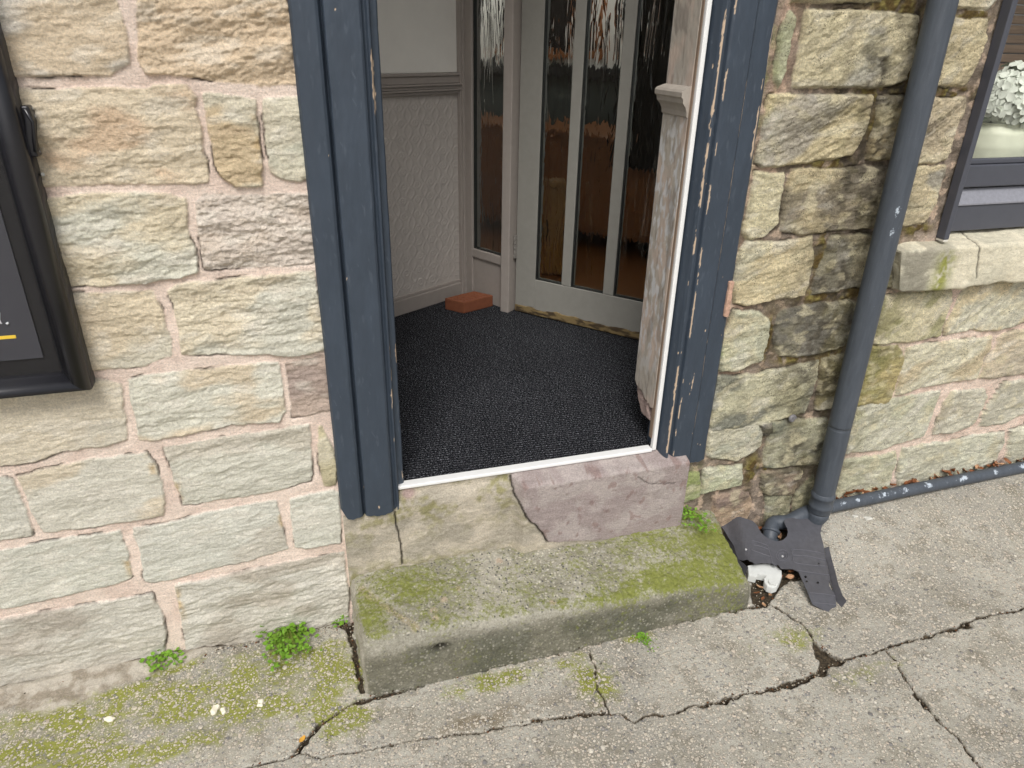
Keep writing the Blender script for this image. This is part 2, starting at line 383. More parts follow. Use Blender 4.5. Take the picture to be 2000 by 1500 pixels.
def build_wall(name, xs, zs, stones, right, hole, mat, cat_label):
    X, Z = np.meshgrid(xs, zs); shp = X.shape; x = X.ravel(); z = Z.ravel()
    amp = .0042 if right else .0038
    xw = x + amp * fbm(x*21, z*21, 1.7, 3, 3); zw = z + amp * fbm(x*21, z*21, 9.2, 3, 9)
    best = np.full(x.shape, -.05); sid = np.full(x.shape, -1)
    for k, st in enumerate(stones):
        p = np.array(st[0]); lo = p.min(0) - .02; hi = p.max(0) + .02
        m = np.where((x > lo[0]) & (x < hi[0]) & (z > lo[1]) & (z < hi[1]))[0]
        if not len(m): continue
        sd = poly_sd(xw[m], zw[m], st[0])
        b = sd > best[m]; best[m[b]] = sd[b]; sid[m[b]] = k
    A = np.zeros(len(x)); rg = np.ones(len(x)); off = np.zeros(len(x)); C1 = np.zeros((len(x), 3)); C2 = C1.copy(); sh = A.copy(); seed = A.copy()
    rnd = random.Random(5)
    for k, st in enumerate(stones):
        m = sid == k; r = rnd.random()
        A[m] = st[4]; rg[m] = st[5]; off[m] = .000 + .004 * r; C1[m] = st[1]; C2[m] = st[2]; sh[m] = st[3]; seed[m] = k * 3.7
    ca, sa = np.cos(A), np.sin(A)
    qx = x * ca + z * sa; qz = -x * sa + z * ca
    n1 = fbm(qx*5 + seed, qz*11, seed, 4, 1)
    nl = fbm(qx*9 + seed, qz*34, seed, 5, 5, .55)
    rid = 1 - np.abs(fbm(qx*10 - seed, qz*40, seed + 4, 4, 21, .6)) * 2
    tt = (fbm(qx*4.5 + seed, qz*20, seed + 9, 4, 31, .55)) * 5
    ter = np.floor(tt) + ss(.62, .98, tt - np.floor(tt))
    rg = rg * (.8 if right else 1)
    n4 = fbm(qx*60, qz*110, seed, 4, 41, .7)
    rg = rg * (1 if right else lerp(.62, 1., ss(.45, .95, z)))
    face = rg * (.0050 * n1 + .0017 * nl + .0009 * rid + .0010 * ter + .0019 * n4)
    best = best + (.004 if right else .0058) + .0012 * fbm(x*95, z*95, 5, 2, 45)
    edge = ss(0, .008 if right else .0035, best)
    rise = (.011 if right else .0032)
    moist = ss(-.35, .35, fbm(x*3.1, z*3.1, 3.3, 4, 60))
    mort = .0016 * fbm(x*16, z*16, 4, 3, 71) + .0006 * fbm(x*90, z*140, 2, 3, 75)
    if right:
        mort = mort - .004 * ss(0, .5, fbm(x*7, z*7, 8, 3, 77)) + .002 * fbm(x*45, z*45, 2, 3, 79)
        fl = ss(1.6, 1.72, x) ; rise = rise * (1 - .4 * fl)
    H = mort + edge * (rise + off + face)
    H = np.where(sid < 0, mort, H)
    # ---- colour
    wi = ss(-.12 , .30, fbm(qx*4.2 + seed, qz*8, seed + 2, 4, 81) + (sh - .5) * .8)
    c = cmix(C1, C2, wi[:, None][:, 0])
    c = cmix(c, lin(215, 208, 190), .35 * ss(.1, .6, fbm(qx*11, qz*26, seed, 4, 85)))
    c = cmix(c, lin(204, 170, 124), (.0 if right else .22) * ss(.2, .7, fbm(qx*8, qz*17, seed + 5, 4, 87)) * ss(.6, 1.2, z))
    if not right:
        c = cmix(c, lin(164, 152, 132), .5 * ss(.16, .0, z) * ss(-.3, .3, fbm(x*6, z*14, 0, 4, 90)))
        for (u, v, ry) in ((297, 905, .05), (348, 960, .05), (505, 290, .08), (550, 1015, .04), (250, 1100, .04), (352, 1175, .05), (312, 1185, .05)):
            q = onY(u, v, 0); w = np.exp(-((x - q[0]) / .008) ** 2 - ((z - q[2]) / ry) ** 2) * ss(-.3, .2, fbm(x*30, z*30, 1, 3, 93))
            c = cmix(c, lin(188, 152, 66), .8 * w)
    mc = np.tile(PINKM, (len(x), 1)); mc = cmix(mc, lin(214, 184, 164), ss(-.3, .5, fbm(x*9, z*9, 5, 4, 95)))
    if right:
        old = 1 - ss(1.62, 1.74, x + .05 * fbm(x*9, z*9, 1, 3, 97)); old = np.maximum(old, ss(.98, 1.05, z) )
        om = cmix(np.tile(OLDM, (len(x), 1)), lin(112, 98, 82), ss(-.2, .4, fbm(x*14, z*14, 5, 4, 99)))
        om = cmix(om, lin(206, 176, 146), .8 * ss(.12, .4, fbm(x*34, z*34, 6, 3, 101)))
        mc = cmix(mc, om, old)
        pk = np.exp(-((x - 1.155) / .03) ** 2) * ss(.42, .6, z); mc = cmix(mc, lin(196, 156, 130), .6 * pk)
    s_on = np.where(sid < 0, 0, ss(-.0005, .003, best))
    c = cmix(mc, c, s_on)
    moss = np.zeros(len(x))
    if right:
        # run-off staining and moss on either side of the downpipe
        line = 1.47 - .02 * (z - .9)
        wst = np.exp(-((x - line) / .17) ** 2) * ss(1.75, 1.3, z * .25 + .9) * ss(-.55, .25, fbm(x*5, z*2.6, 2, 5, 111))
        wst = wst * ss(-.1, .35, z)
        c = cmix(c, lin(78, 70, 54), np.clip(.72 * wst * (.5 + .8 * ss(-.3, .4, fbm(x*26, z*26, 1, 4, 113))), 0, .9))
        gr = np.exp(-((x - 1.66) / .10) ** 2 - ((z - .62) / .26) ** 2) * ss(-.3, .3, fbm(x*13, z*13, 2, 5, 115))
        c = cmix(c, lin(138, 134, 62), .8 * gr)
        gr = np.exp(-((x - 1.42) / .2) ** 2) * ss(-.05, .45, fbm(x*9, z*9, 7, 5, 116))
        c = cmix(c, lin(116, 108, 60), .4 * gr)
        for (u, v, rx, rz, k) in ((1340, 940, .05, .05, 1), (1400, 690, .05, .03, .7), (1480, 150, .05, .2, .6)):
            q = onY(u, v, 0); w = np.exp(-((x - q[0]) / rx) ** 2 - ((z - q[2]) / rz) ** 2) * ss(-.3, .3, fbm(x*24, z*24, 2, 4, 117))
            c = cmix(c, lin(140, 158, 60), .7 * k * w)
        dj = (1 - s_on) * np.exp(-((x - 1.46) / .2) ** 2) * ss(-.4, .2, fbm(x*12, z*12, 9, 4, 118)); c = cmix(c, lin(60, 50, 36), .6 * dj)
        # brown moss sitting in the joints
        jm = (1 - s_on)
        for (u, v, rx, rz) in ((1612, 316, .06, .02), (1600, 500, .02, .08), (1592, 578, .05, .02), (1496, 660, .02, .07), (1640, 700, .10, .03),
                               (1540, 697, .05, .02), (1466, 915, .028, .05), (1745, 12, .08, .03), (1700, 175, .04, .03), (1900, 29, .06, .02),
                               (1862, 181, .06, .02), (1788, 447, .05, .02), (1660, 570, .05, .02), (1705, 245, .012, .05), (1770, 120, .03, .09), (1620, 760, .02, .06), (1500, 905, .02, .05), (1395, 700, .03, .02)):
            q = onY(u, v, 0); w = np.exp(-((x - q[0]) / rx) ** 2 - ((z - q[2]) / rz) ** 2)
            moss = np.maximum(moss, w)
        moss = np.clip(moss * 1.5, 0, 1) * jm * ss(-.45, -.05, fbm(x*30, z*30, 3, 4, 119))
        c = cmix(c, cmix(np.tile(lin(92, 72, 22), (len(x), 1)), lin(122, 108, 34), ss(-.2, .4, fbm(x*40, z*40, 4, 3, 121))), moss)
        H = H + moss * (.006 + .003 * fbm(x*110, z*110, 3, 3, 123))
    # thin black crevices here and there along the edge of a stone
    cr = (sid >= 0) * np.exp(-((best - .0005) / .0016) ** 2) * ss(.12, .35, fbm(x*9, z*9, 6, 3, 131))
    H = H - .006 * cr; c = cmix(c, lin(60, 50, 40), .75 * cr)
    lum = c @ np.array([.3, .5, .2]); ds = .26 if right else .44; c = (c * (1 - ds) + ds * lum[:, None] * np.array([1.0, 1.0, .97])) * (1.29 * np.array([1.015, .995, .975]) if not right else 1.24)
    if right: c = cmix(c, lin(216, 206, 172), .45 * s_on * ss(.15, .5, fbm(x*17, z*24, 9, 5, 143)))
    c = cmix(c, c * np.array([.80, .80, .84]), .0 if not right else .45 * s_on * ss(.05, .4, fbm(x*48, z*60, 5, 4, 141)))
    y = -H
    V = np.stack([x, y, z], 1)
    keep = None
    if hole is not None:
        cx = (X[:-1, :-1] + X[1:, 1:]) / 2; cz = (Z[:-1, :-1] + Z[1:, 1:]) / 2
        keep = ~((cx > hole[0]) & (cx < hole[1]) & (cz > hole[2]) & (cz < hole[3]))
    F = gridF(shp[0], shp[1], keep)
    # solid back and edges
    ids = np.arange(x.size).reshape(shp)
    rim = np.concatenate([ids[0, :], ids[1:, -1], ids[-1, :-1][::-1], ids[1:-1, 0][::-1]])
    B = V[rim].copy(); B[:, 1] = .24; n0 = len(V); k = len(rim)
    V2 = np.concatenate([V, B]); a = np.arange(k); b = (a + 1) % k
    F2 = np.stack([rim[b], rim[a], n0 + a, n0 + b], 1)
    F = np.concatenate([F, F2]); c2 = np.concatenate([c, c[rim]])
    if hole is not None:
        r = []
        i0, i1 = np.searchsorted(xs, hole[0]), np.searchsorted(xs, hole[1]); j0, j1 = np.searchsorted(zs, hole[2]), np.searchsorted(zs, hole[3])
        i1 = min(i1, len(xs) - 1); j1 = min(j1, len(zs) - 1)
        rim = np.concatenate([ids[j0, i0:i1], ids[j0:j1, i1], ids[j1, i0+1:i1+1][::-1], ids[j0+1:j1+1, i0][::-1]])
        B = V[rim].copy(); B[:, 1] = .24; n0 = len(V2); k = len(rim); a = np.arange(k); b = (a + 1) % k
        V2 = np.concatenate([V2, B]); F = np.concatenate([F, np.stack([rim[a], rim[b], n0 + b, n0 + a], 1)]); c2 = np.concatenate([c2, c[rim]])
    o = mk(name, V2, F, mat, attrs={'Col': c2}, loc=((xs[0] + xs[-1]) / 2, 0, 0))
    return tag(o, cat_label, 'wall')

rnd = random.Random(3)
left = [(W(p), *r) for p, *r in LS]
left = [([(max(x, -.93 + .08 * math.sin(z * 40)), z) for x, z in p], *r) for p, *r in left]
left += rects(-1.8, -.97, -.1, 1.66, .2, .3, .5, GREY * .95, rnd) + rects(-1.8, .02, 1.69, 3.45, .2, .28, .5, BUFF, rnd)
xs = axis_([(-1.8, -.98, .02), (-.98, -.90, .006), (-.90, .052, .0027)]); zs = axis_([(-.06, 0, .01), (0, 1.62, .0027), (1.62, 1.8, .006), (1.8, 3.45, .03)])
build_wall('stone_wall', xs, zs, left, False, None, MAT_STONE, 'buff sandstone wall left of the doorway with wide pink mortar joints')
right = [(W(p), *r) for p, *r in RS_]
right += rects(1.10, 1.80, 1.67, 3.45, .2, .25, .45, BUFF, rnd) + rects(1.80, 3.3, 2.2, 3.45, .2, .3, .5, BUFF, rnd) + rects(2.42, 3.3, 0, .86, .17, .3, .5, GREY, rnd)
right = right
xs = axis_([(1.02, 2.15, .003), (2.15, 2.5, .008), (2.5, 3.3, .03)]); zs = axis_([(-.03, 1.64, .003), (1.64, 1.8, .008), (1.8, 3.45, .03)])
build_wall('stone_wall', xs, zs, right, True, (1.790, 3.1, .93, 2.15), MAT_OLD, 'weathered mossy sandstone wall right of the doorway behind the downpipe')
# unseen wall over the door, set high so more sky light reaches the lobby
V, F = rockbox((1.2, .26, .36), (60, 12, 16), .012); V += np.array([.56, .128, 3.28])
nn = fbm(V[:, 0]*12, V[:, 1]*12, V[:, 2]*20, 4, 3)[:, None]; V += vnormals(V, F) * nn * .004
o = mk('stone_lintel', V, F, MAT_STONE, attrs={'Col': np.tile(BUFF, (len(V), 1))}, loc=(.56, .128, 3.1)); tag(o, 'sandstone lintel block over the doorway, above the picture', 'lintel')

# ------------------------------------------------------------------ ground
def G2(pts): return [tuple(onG(u, v)[:2]) for u, v in pts]
def growth(a, b, st, g=1.18):
    out = []; x = a; s = st; sg = 1 if b > a else -1
    while (b - x) * sg > 0:
        x += s * sg; s *= g; out.append(x)
    return out
xs = np.linspace(-.95, 2.15, 1034); ys = np.linspace(-1.02, .03, 340)
xs = np.concatenate([growth(-.95, -60, .004)[::-1], xs, growth(2.15, 60, .004)]); ys = np.concatenate([growth(-1.02, -60, .004)[::-1], ys, [.1, .3, 1, 3, 8, 20]])
X, Y = np.meshgrid(xs, ys); x, y = X.ravel(), Y.ravel()
fine = (x > -1.05) & (x < 2.3) & (y > -1.2) & (y < .06)
xw = x + .006 * fbm(x*30, y*30, 1, 3, 3); yw = y + .006 * fbm(x*30, y*30, 7, 3, 5)
CR = [([(712,1362),(680,1378),(640,1405),(620,1418),(600,1440),(578,1470),(560,1482),(480,1500),(420,1530)], .0028, 1),
      ([(622,1418),(600,1440),(580,1468)], .007, 1),
      ([(578,1470),(620,1478),(700,1468),(800,1448),(900,1435),(1000,1418),(1100,1402),(1180,1393),(1215,1398),(1240,1408)], .0024, .8),
      ([(1040,1408),(1100,1400),(1180,1392)], .005, .8),
      ([(1240,1408),(1270,1398),(1310,1395),(1350,1380),(1400,1372),(1460,1352),(1520,1345),(1570,1328),(1600,1312),(1615,1305)], .0042, 1),
      ([(1365,1378),(1400,1372),(1440,1360)], .007, 1), ([(1500,1345),(1560,1330),(1600,1312)], .007, 1),
      ([(1615,1300),(1640,1290),(1700,1275),(1760,1255),(1850,1232),(1920,1205),(2000,1188),(2120,1160)], .0042, 1),
      ([(1850,1232),(1890,1220)], .010, .7),
      ([(1500,1178),(1540,1200),(1575,1225),(1590,1250),(1620,1275),(1650,1290)], .0036, 1),
      ([(1730,1270),(1750,1290),(1770,1330),(1800,1370),(1840,1415),(1870,1440),(1890,1470),(1915,1500),(1960,1560)], .0036, 1),
      ([(1790,1360),(1815,1385)], .007, 1),
      ([(1150,1268),(1160,1290),(1165,1330),(1175,1360),(1190,1392)], .0026, .7),
      ([(704,1368),(760,1357),(800,1343),(900,1313),(1000,1291),(1100,1268),(1200,1243),(1300,1217),(1400,1196),(1470,1186),(1500,1180)], .0075, 1),
      ([(676,1190),(692,1270),(708,1350)], .008, 1)]
dirt = np.zeros(len(x)); z = gz(x, y)
z = z + .004 * fbm(x*2.2, y*2.2, 1, 3, 31) * fine
for pts, w, k in CR:
    P = G2(pts); d = np.full(len(x), 9.); 
    d[fine] = line_d(xw[fine], yw[fine], P)[0]
    ww = w * .85 * (1 + .9 * fbm(x*32, y*32, 4, 3, 41))
    m = 1 - ss(ww * .5, ww * 1.35, d); z = z - .012 * k * m; dirt = np.maximum(dirt, m * (.6 + .4 * k) * (k if k < .6 else 1))
PITS = [[(1590,1250),(1612,1268),(1652,1290),(1640,1298),(1620,1305),(1612,1322),(1596,1318),(1600,1290),(1588,1270)],
        [(1466,1128),(1500,1100),(1580,1105),(1590,1125),(1540,1135),(1516,1160),(1500,1180),(1484,1186),(1468,1178)],
        [(1400,1000),(1500,1000),(1600,985),(1600,1040),(1560,1110),(1450,1110)],
        [(632,1196),(690,1150),(706,1240),(690,1235),(665,1226)],
        [(395,1248),(420,1236),(418,1252),(400,1258)]]
for p in PITS:
    sd = np.full(len(x), -9.); sd[fine] = poly_sd(xw[fine], yw[fine], G2(p)); m = ss(-.004, .006, sd); z = z - .012 * m; dirt = np.maximum(dirt, m)
# wall foot gap
wf = ss(.016, .002, np.abs(y + .006 * fbm(x*18, 0, 0, 3, 45))) * fine * ss(-.2, .2, fbm(x*7, 3, 1, 3, 46) + .15); dirt = np.maximum(dirt, .9 * wf)
wr = ss(1.45, 1.5, x) * ss(-.034, -.022, y) * fine; dirt = np.maximum(dirt, wr * .8)
# smooth cement fillet beside the left wall
FIL = G2([(-200,1370),(0,1335),(360,1250),(690,1200),(700,1300),(690,1335),(680,1240),(600,1215),(470,1240),(400,1290),(330,1318),(240,1350),(150,1385),(90,1410),(0,1400),(-200,1450)])
sd = np.full(len(x), -9.); sd[fine] = -.012 + poly_sd(x[fine] + .02 * fbm(x[fine]*9, y[fine]*9, 1, 3, 51), y[fine] + .015 * fbm(x[fine]*9, y[fine]*9, 5, 3, 53), FIL)
fil = ss(-.012, .02, sd); z = z + fil * (.010 * ss(-.09, 0, y) + .006 * fbm(x*18, y*18, 2, 5, 55))
def blob(u, v, rx, ry, k=1.):
    q = onG(u, v); return k * np.exp(-((x - q[0]) / rx) ** 2 - ((y - q[1]) / ry) ** 2)
mo = np.zeros(len(x))
for b in ((560,1330,.19,.09,1.),(640,1290,.06,.06,.8),(420,1360,.2,.05,.9),(330,1300,.06,.03,.9),(200,1380,.18,.05,.8),(150,1440,.12,.04,.7),(560,1290,.06,.04,1.),(660,1400,.07,.05,.8),(240,1480,.22,.04,.5),
          (1160,1330,.05,.06,.6),(960,1330,.12,.03,.45),(0,1490,.12,.03,.9),(1540,1250,.1,.05,.25),(1700,1310,.1,.03,.3),(1255,1243,.04,.012,.8),(1120,1290,.05,.02,.5)):
    mo = np.maximum(mo, blob(*b))
mo = np.clip(mo * 2.6, 0, 1) * (.35 + .65 * ss(-.45, .35, fbm(x*13, y*13, 1, 5, 61))) * (1 - .8 * fil)
z = z + .0012 * fbm(x*60, y*60, 1, 3, 63) * fine
base = cmix(np.tile(lin(163, 159, 148), (len(x), 1)), lin(184, 180, 168), ss(-.3, .3, fbm(x*2.3, y*2.3, 2, 4, 65)))
base = cmix(base, lin(140, 134, 118), .45 * ss(.0, .5, fbm(x*5, y*5, 4, 5, 67)))
base = cmix(base, lin(120, 112, 94), .45 * ss(.25, .55, fbm(x*17, y*17, 14, 4, 68)))
# slab beyond the long joint is a little pinker
base = cmix(base, lin(120, 104, 78), .55 * np.clip(blob(960, 1400, .2, .03) * 1.2, 0, 1) * ss(-.3, .2, fbm(x*16, y*16, 3, 4, 69)))
base = cmix(base, cmix(np.tile(lin(186, 178, 164), (len(x), 1)), lin(150, 140, 124), ss(-.2, .4, fbm(x*20, y*20, 3, 4, 70))), fil)
V = np.stack([x, y, z], 1)
msk = np.stack([np.clip(dirt, 0, 1), mo, fil], 1)
def mat_ground():
    m, nt, b = M('exposed_aggregate_concrete'); co = obj_coords(nt)
    wn = N(nt, 'ShaderNodeTexNoise'); wn.inputs['Scale'].default_value = 60; wn.inputs['Detail'].default_value = 2; nt.links.new(co, wn.inputs['Vector'])
    wv = N(nt, 'ShaderNodeVectorMath', operation='SCALE'); wv.inputs['Scale'].default_value = .006; nt.links.new(wn.outputs['Color'], wv.inputs[0])
    wa = N(nt, 'ShaderNodeVectorMath', operation='ADD'); nt.links.new(co, wa.inputs[0]); nt.links.new(wv.outputs[0], wa.inputs[1]); cw = wa.outputs[0]
    sp = N(nt, 'ShaderNodeSeparateColor'); nt.links.new(attr(nt, 'Msk').outputs['Color'], sp.inputs[0])
    dirtm, mossm, film = sp.outputs
    matrix = mixc(nt, 1., attr(nt, 'Col').outputs['Color'], mrange(nt, noise(nt, co, 300, 5, .7), .25, .75, .66, 1.22), 'MULTIPLY')
    mossc = mixc(nt, noise(nt, co, 90, 4, .6), tuple(lin(106, 112, 40)), tuple(lin(160, 162, 70)))
    c = mixc(nt, mrange(nt, math2(nt, 'ADD', mossm, math2(nt, 'MULTIPLY', math2(nt, 'SUBTRACT', noise(nt, co, 45, 6, .75), .5), 1.3)), .14, .70, 0, .92), matrix, mossc)
    hs = None
    for sc_, th, keepf in ((62, .45, .40), (112, .50, .72), (200, .55, .75)):
        vo = N(nt, 'ShaderNodeTexVoronoi', feature='F1'); vo.inputs['Scale'].default_value = sc_; nt.links.new(cw, vo.inputs['Vector'])
        sc = N(nt, 'ShaderNodeSeparateColor'); nt.links.new(vo.outputs['Color'], sc.inputs[0])
        r, g, bl = sc.outputs
        rad = math2(nt, 'MULTIPLY', mrange(nt, r, 0, 1, .45, 1.), th)
        inside = mrange(nt, math2(nt, 'SUBTRACT', rad, vo.outputs['Distance']), 0, .05, 0, 1)
        on = mrange(nt, g, keepf, keepf + .01, 1, 0)
        mk_ = math2(nt, 'MULTIPLY', math2(nt, 'MULTIPLY', inside, on), math2(nt, 'SUBTRACT', 1., math2(nt, 'MULTIPLY', film, .85)))
        mk_ = math2(nt, 'MULTIPLY', mk_, math2(nt, 'SUBTRACT', 1., dirtm))
        cr = N(nt, 'ShaderNodeValToRGB'); nt.links.new(bl, cr.inputs[0]); e = cr.color_ramp.elements
        e[0].position = 0; e[0].color = (*lin(150, 148, 146), 1); e[1].position = 1; e[1].color = (*lin(228, 222, 208), 1)
        for p_, q in ((.10, lin(120, 118, 118)), (.16, lin(190, 184, 172)), (.45, lin(214, 204, 186)), (.62, lin(188, 178, 164)), (.8, lin(214, 200, 182))):
            k = e.new(p_); k.color = (*q, 1)
        ring = math2(nt, 'MULTIPLY', math2(nt, 'MULTIPLY', mrange(nt, math2(nt, 'SUBTRACT', rad, vo.outputs['Distance']), -.12, 0, 0, 1), on), math2(nt, 'SUBTRACT', 1., film))
        c = mixc(nt, math2(nt, 'MULTIPLY', ring, .75), c, mixc(nt, .5, c, (.05, .045, .03)))
        c = mixc(nt, math2(nt, 'MULTIPLY', mk_, .85), c, cr.outputs[0])
        dome = math2(nt, 'MULTIPLY', mk_, mrange(nt, vo.outputs['Distance'], 0, th, 1, .3))
        hh = math2(nt, 'MULTIPLY', dome, 60. / sc_)
        hs = hh if hs is None else math2(nt, 'MAXIMUM', hs, hh)
    dc = mixc(nt, mrange(nt, noise(nt, co, 150, 5, .8), .35, .65, 0, 1), tuple(lin(22, 19, 15)), tuple(lin(92, 80, 63)))
    c = mixc(nt, mrange(nt, dirtm, .15, .7, 0, 1), c, dc)
    nt.links.new(c, b.inputs['Base Color']); b.inputs['Roughness'].default_value = .9; b.inputs['Specular IOR Level'].default_value = .3
    n1 = bump(nt, hs, .0035, 1.); n2 = bump(nt, noise(nt, co, 200, 6, .75), .003, 1., n1)
    nt.links.new(n2, b.inputs['Normal']); return m
o = mk('pavement', V, gridF(len(ys), len(xs)), mat_ground(), attrs={'Col': base, 'Msk': msk}); tag(o, kind='structure')

# grit and crumbs lying in the cracks and along the wall foot
gr_ = random.Random(21); GV, GF, GC = [], [], []
def crumb(x_, y_, r, c, dz=0.):
    n0 = len(GV); z_ = float(gz(x_, y_)) + dz
    for dx, dy, dz_ in ((1,0,0),(-1,0,0),(0,1,0),(0,-1,0),(0,0,1),(0,0,-1),(.6,.6,.5),(-.6,-.6,.5)):
        GV.append((x_ + r*dx*gr_.uniform(.6,1.3), y_ + r*dy*gr_.uniform(.6,1.3), z_ + r*.7*dz_*gr_.uniform(.6,1.2))); GC.append(c)
    for f in ((0,6,4),(6,2,4),(2,1,4),(1,7,4),(7,3,4),(3,0,4),(0,2,6),(1,3,7),(2,0,5),(1,2,5),(3,1,5),(0,3,5)): GF.append([n0 + i for i in f])
def gcol(): return lin(*gr_.choice([(70,58,44),(96,80,60),(168,158,140),(196,188,172),(120,78,50),(60,52,44),(140,128,108)]))
for pts, w, k in CR:
    P = G2(pts)
    for a_, b_ in zip(P[:-1], P[1:]):
        L = math.hypot(b_[0]-a_[0], b_[1]-a_[1])
        for _ in range(int(L * (230 if k >= .8 else 40))):
            t = gr_.random(); o_ = gr_.gauss(0, w * 1.0); crumb(a_[0] + (b_[0]-a_[0])*t + o_*.5, a_[1] + (b_[1]-a_[1])*t + o_, gr_.uniform(.0010, .0030), gcol(), -.004 if abs(o_) < w*.6 else 0.)
for _ in range(700):
    x_ = gr_.uniform(-.9, .04) if gr_.random() < .45 else gr_.uniform(1.2, 2.5); crumb(x_, -.012 - abs(gr_.gauss(0, .010)), gr_.uniform(.001, .0035), gcol(), .002)
for p_ in PITS[1:4]:
    Q = G2(p_); xs_, ys_ = [q[0] for q in Q], [q[1] for q in Q]
    for _ in range(170): crumb(gr_.uniform(min(xs_), max(xs_)), gr_.uniform(min(ys_), max(ys_)), gr_.uniform(.001, .004), gcol(), -.006)
for _ in range(420): crumb(gr_.uniform(-.8, 2.), -abs(gr_.uniform(.05, .95)), gr_.uniform(.0008, .0022), gcol(), .001)
o = mk('grit', np.array(GV), np.array(GF), mat_attr('grit_grains', .9, .2), attrs={'Col': np.array(GC)}, smooth=False); tag(o, 'loose grit and soil crumbs lying in the pavement cracks and along the wall foot', 'grit', kind='stuff')

# ------------------------------------------------------------------ concrete step
def mat_step():
    m, nt, b = M('speckled_step_concrete'); co = obj_coords(nt)
    c = mixc(nt, 1., attr(nt, 'Col').outputs['Color'], mrange(nt, noise(nt, co, 200, 5, .78), .3, .7, .62, 1.3), 'MULTIPLY')
    sp = N(nt, 'ShaderNodeSeparateColor'); nt.links.new(attr(nt, 'Msk').outputs['Color'], sp.inputs[0]); moss, speck, _ = sp.outputs
    vo = N(nt, 'ShaderNodeTexVoronoi'); vo.inputs['Scale'].default_value = 125; nt.links.new(co, vo.inputs['Vector'])
    sc = N(nt, 'ShaderNodeSeparateColor'); nt.links.new(vo.outputs['Color'], sc.inputs[0])
    ins = mrange(nt, vo.outputs['Distance'], .34, .42, 1, 0)
    dk = math2(nt, 'MULTIPLY', math2(nt, 'MULTIPLY', ins, mrange(nt, sc.outputs[0], .42, .44, 1, 0)), speck)
    lt = math2(nt, 'MULTIPLY', math2(nt, 'MULTIPLY', ins, mrange(nt, sc.outputs[1], .42, .44, 1, 0)), speck)
    c = mixc(nt, math2(nt, 'MULTIPLY', dk, .9), c, tuple(lin(78, 78, 80))); c = mixc(nt, math2(nt, 'MULTIPLY', lt, .9), c, tuple(lin(220, 214, 196)))
    c = mixc(nt, math2(nt, 'MULTIPLY', mrange(nt, noise(nt, co, 30, 6, .8), .52, .66, 0, .6), speck), c, tuple(lin(206, 202, 188)))
    mossc = mixc(nt, noise(nt, co, 140, 4, .6), tuple(lin(104, 112, 40)), tuple(lin(160, 166, 74)))
    mf = mrange(nt, math2(nt, 'ADD', moss, math2(nt, 'MULTIPLY', math2(nt, 'SUBTRACT', noise(nt, co, 80, 7, .8), .5), 2.4)), .40, .80, 0, .9)
    c = mixc(nt, mf, c, mossc)
    nt.links.new(c, b.inputs['Base Color']); b.inputs['Roughness'].default_value = .92; b.inputs['Specular IOR Level'].default_value = .25
    n1 = bump(nt, noise(nt, co, 110, 7, .8), .007, 1.); n2 = bump(nt, noise(nt, co, 260, 4, .75), .003, 1., n1)
    nt.links.new(n2, b.inputs['Normal']); return m
dim = (1.13, .29, .2)
V, F = rockbox(dim, (380, 104, 60), .020, 4)
c8 = [(.044, -.283, -.05), (1.158, -.296, -.05), (.040, .01, -.05), (1.17, .01, -.05),
      (.046, -.262, .174), (1.145, -.282, .136), (.040, .01, .170), (1.185, .01, .183)]
V = trilin(V, dim, c8)
x, y, z = V.T
# worn nosing, dished towards the right, broken right end
ed = ss(-.10, -.30, y); z = z - ss(.0, .11, z) * (.014 * ed ** 2 * ss(.3, 1.1, x) + .004 * ss(-.2, -.3, y))
z = z - .012 * ss(1.02, 1.18, x) * ss(.06, .12, z)
V = np.stack([x, y, z], 1); Nn = vnormals(V, F)
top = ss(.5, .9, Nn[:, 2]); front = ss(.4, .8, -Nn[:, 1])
nz = .0055 * fbm(x*7, y*7, z*7, 3, 3) + .0042 * fbm(x*34, y*34, z*34, 5, 7, .6) * (1 - .45 * front)
ridge = np.exp(-((y + .268) / .03) ** 2) * np.exp(-((z - .15) / .03) ** 2)
nz = nz + ridge * .003 * fbm(x*45, y*45, z*45, 3, 11)
hp = onY(860, 1262, -.268); hole_ = np.exp(-((x - hp[0]) / .022) ** 2 - ((z - hp[2]) / .010) ** 2) * ss(-.2, -.24, y); nz = nz - .013 * hole_
dent = sum(k * np.exp(-((x - a) / w) ** 2 - ((z - c) / .03) ** 2) for a, c, w, k in ((1.16, .13, .02, .01), (.045, .17, .02, .006)))
nz = nz - dent
V = V + Nn * nz[:, None]
base = cmix(np.tile(lin(166, 161, 144), (len(x), 1)), lin(188, 182, 166), ss(-.3, .3, fbm(x*6, y*6, z*6, 4, 13)))
base = cmix(base, lin(188, 184, 168), .5 * np.clip(ridge * 1.2, 0, 1))
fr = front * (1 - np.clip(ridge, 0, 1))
base = cmix(base, cmix(np.tile(lin(128, 125, 108), (len(x), 1)), lin(102, 102, 86), ss(-.3, .3, fbm(x*5, y*5, z*5, 4, 15))), .9 * fr)
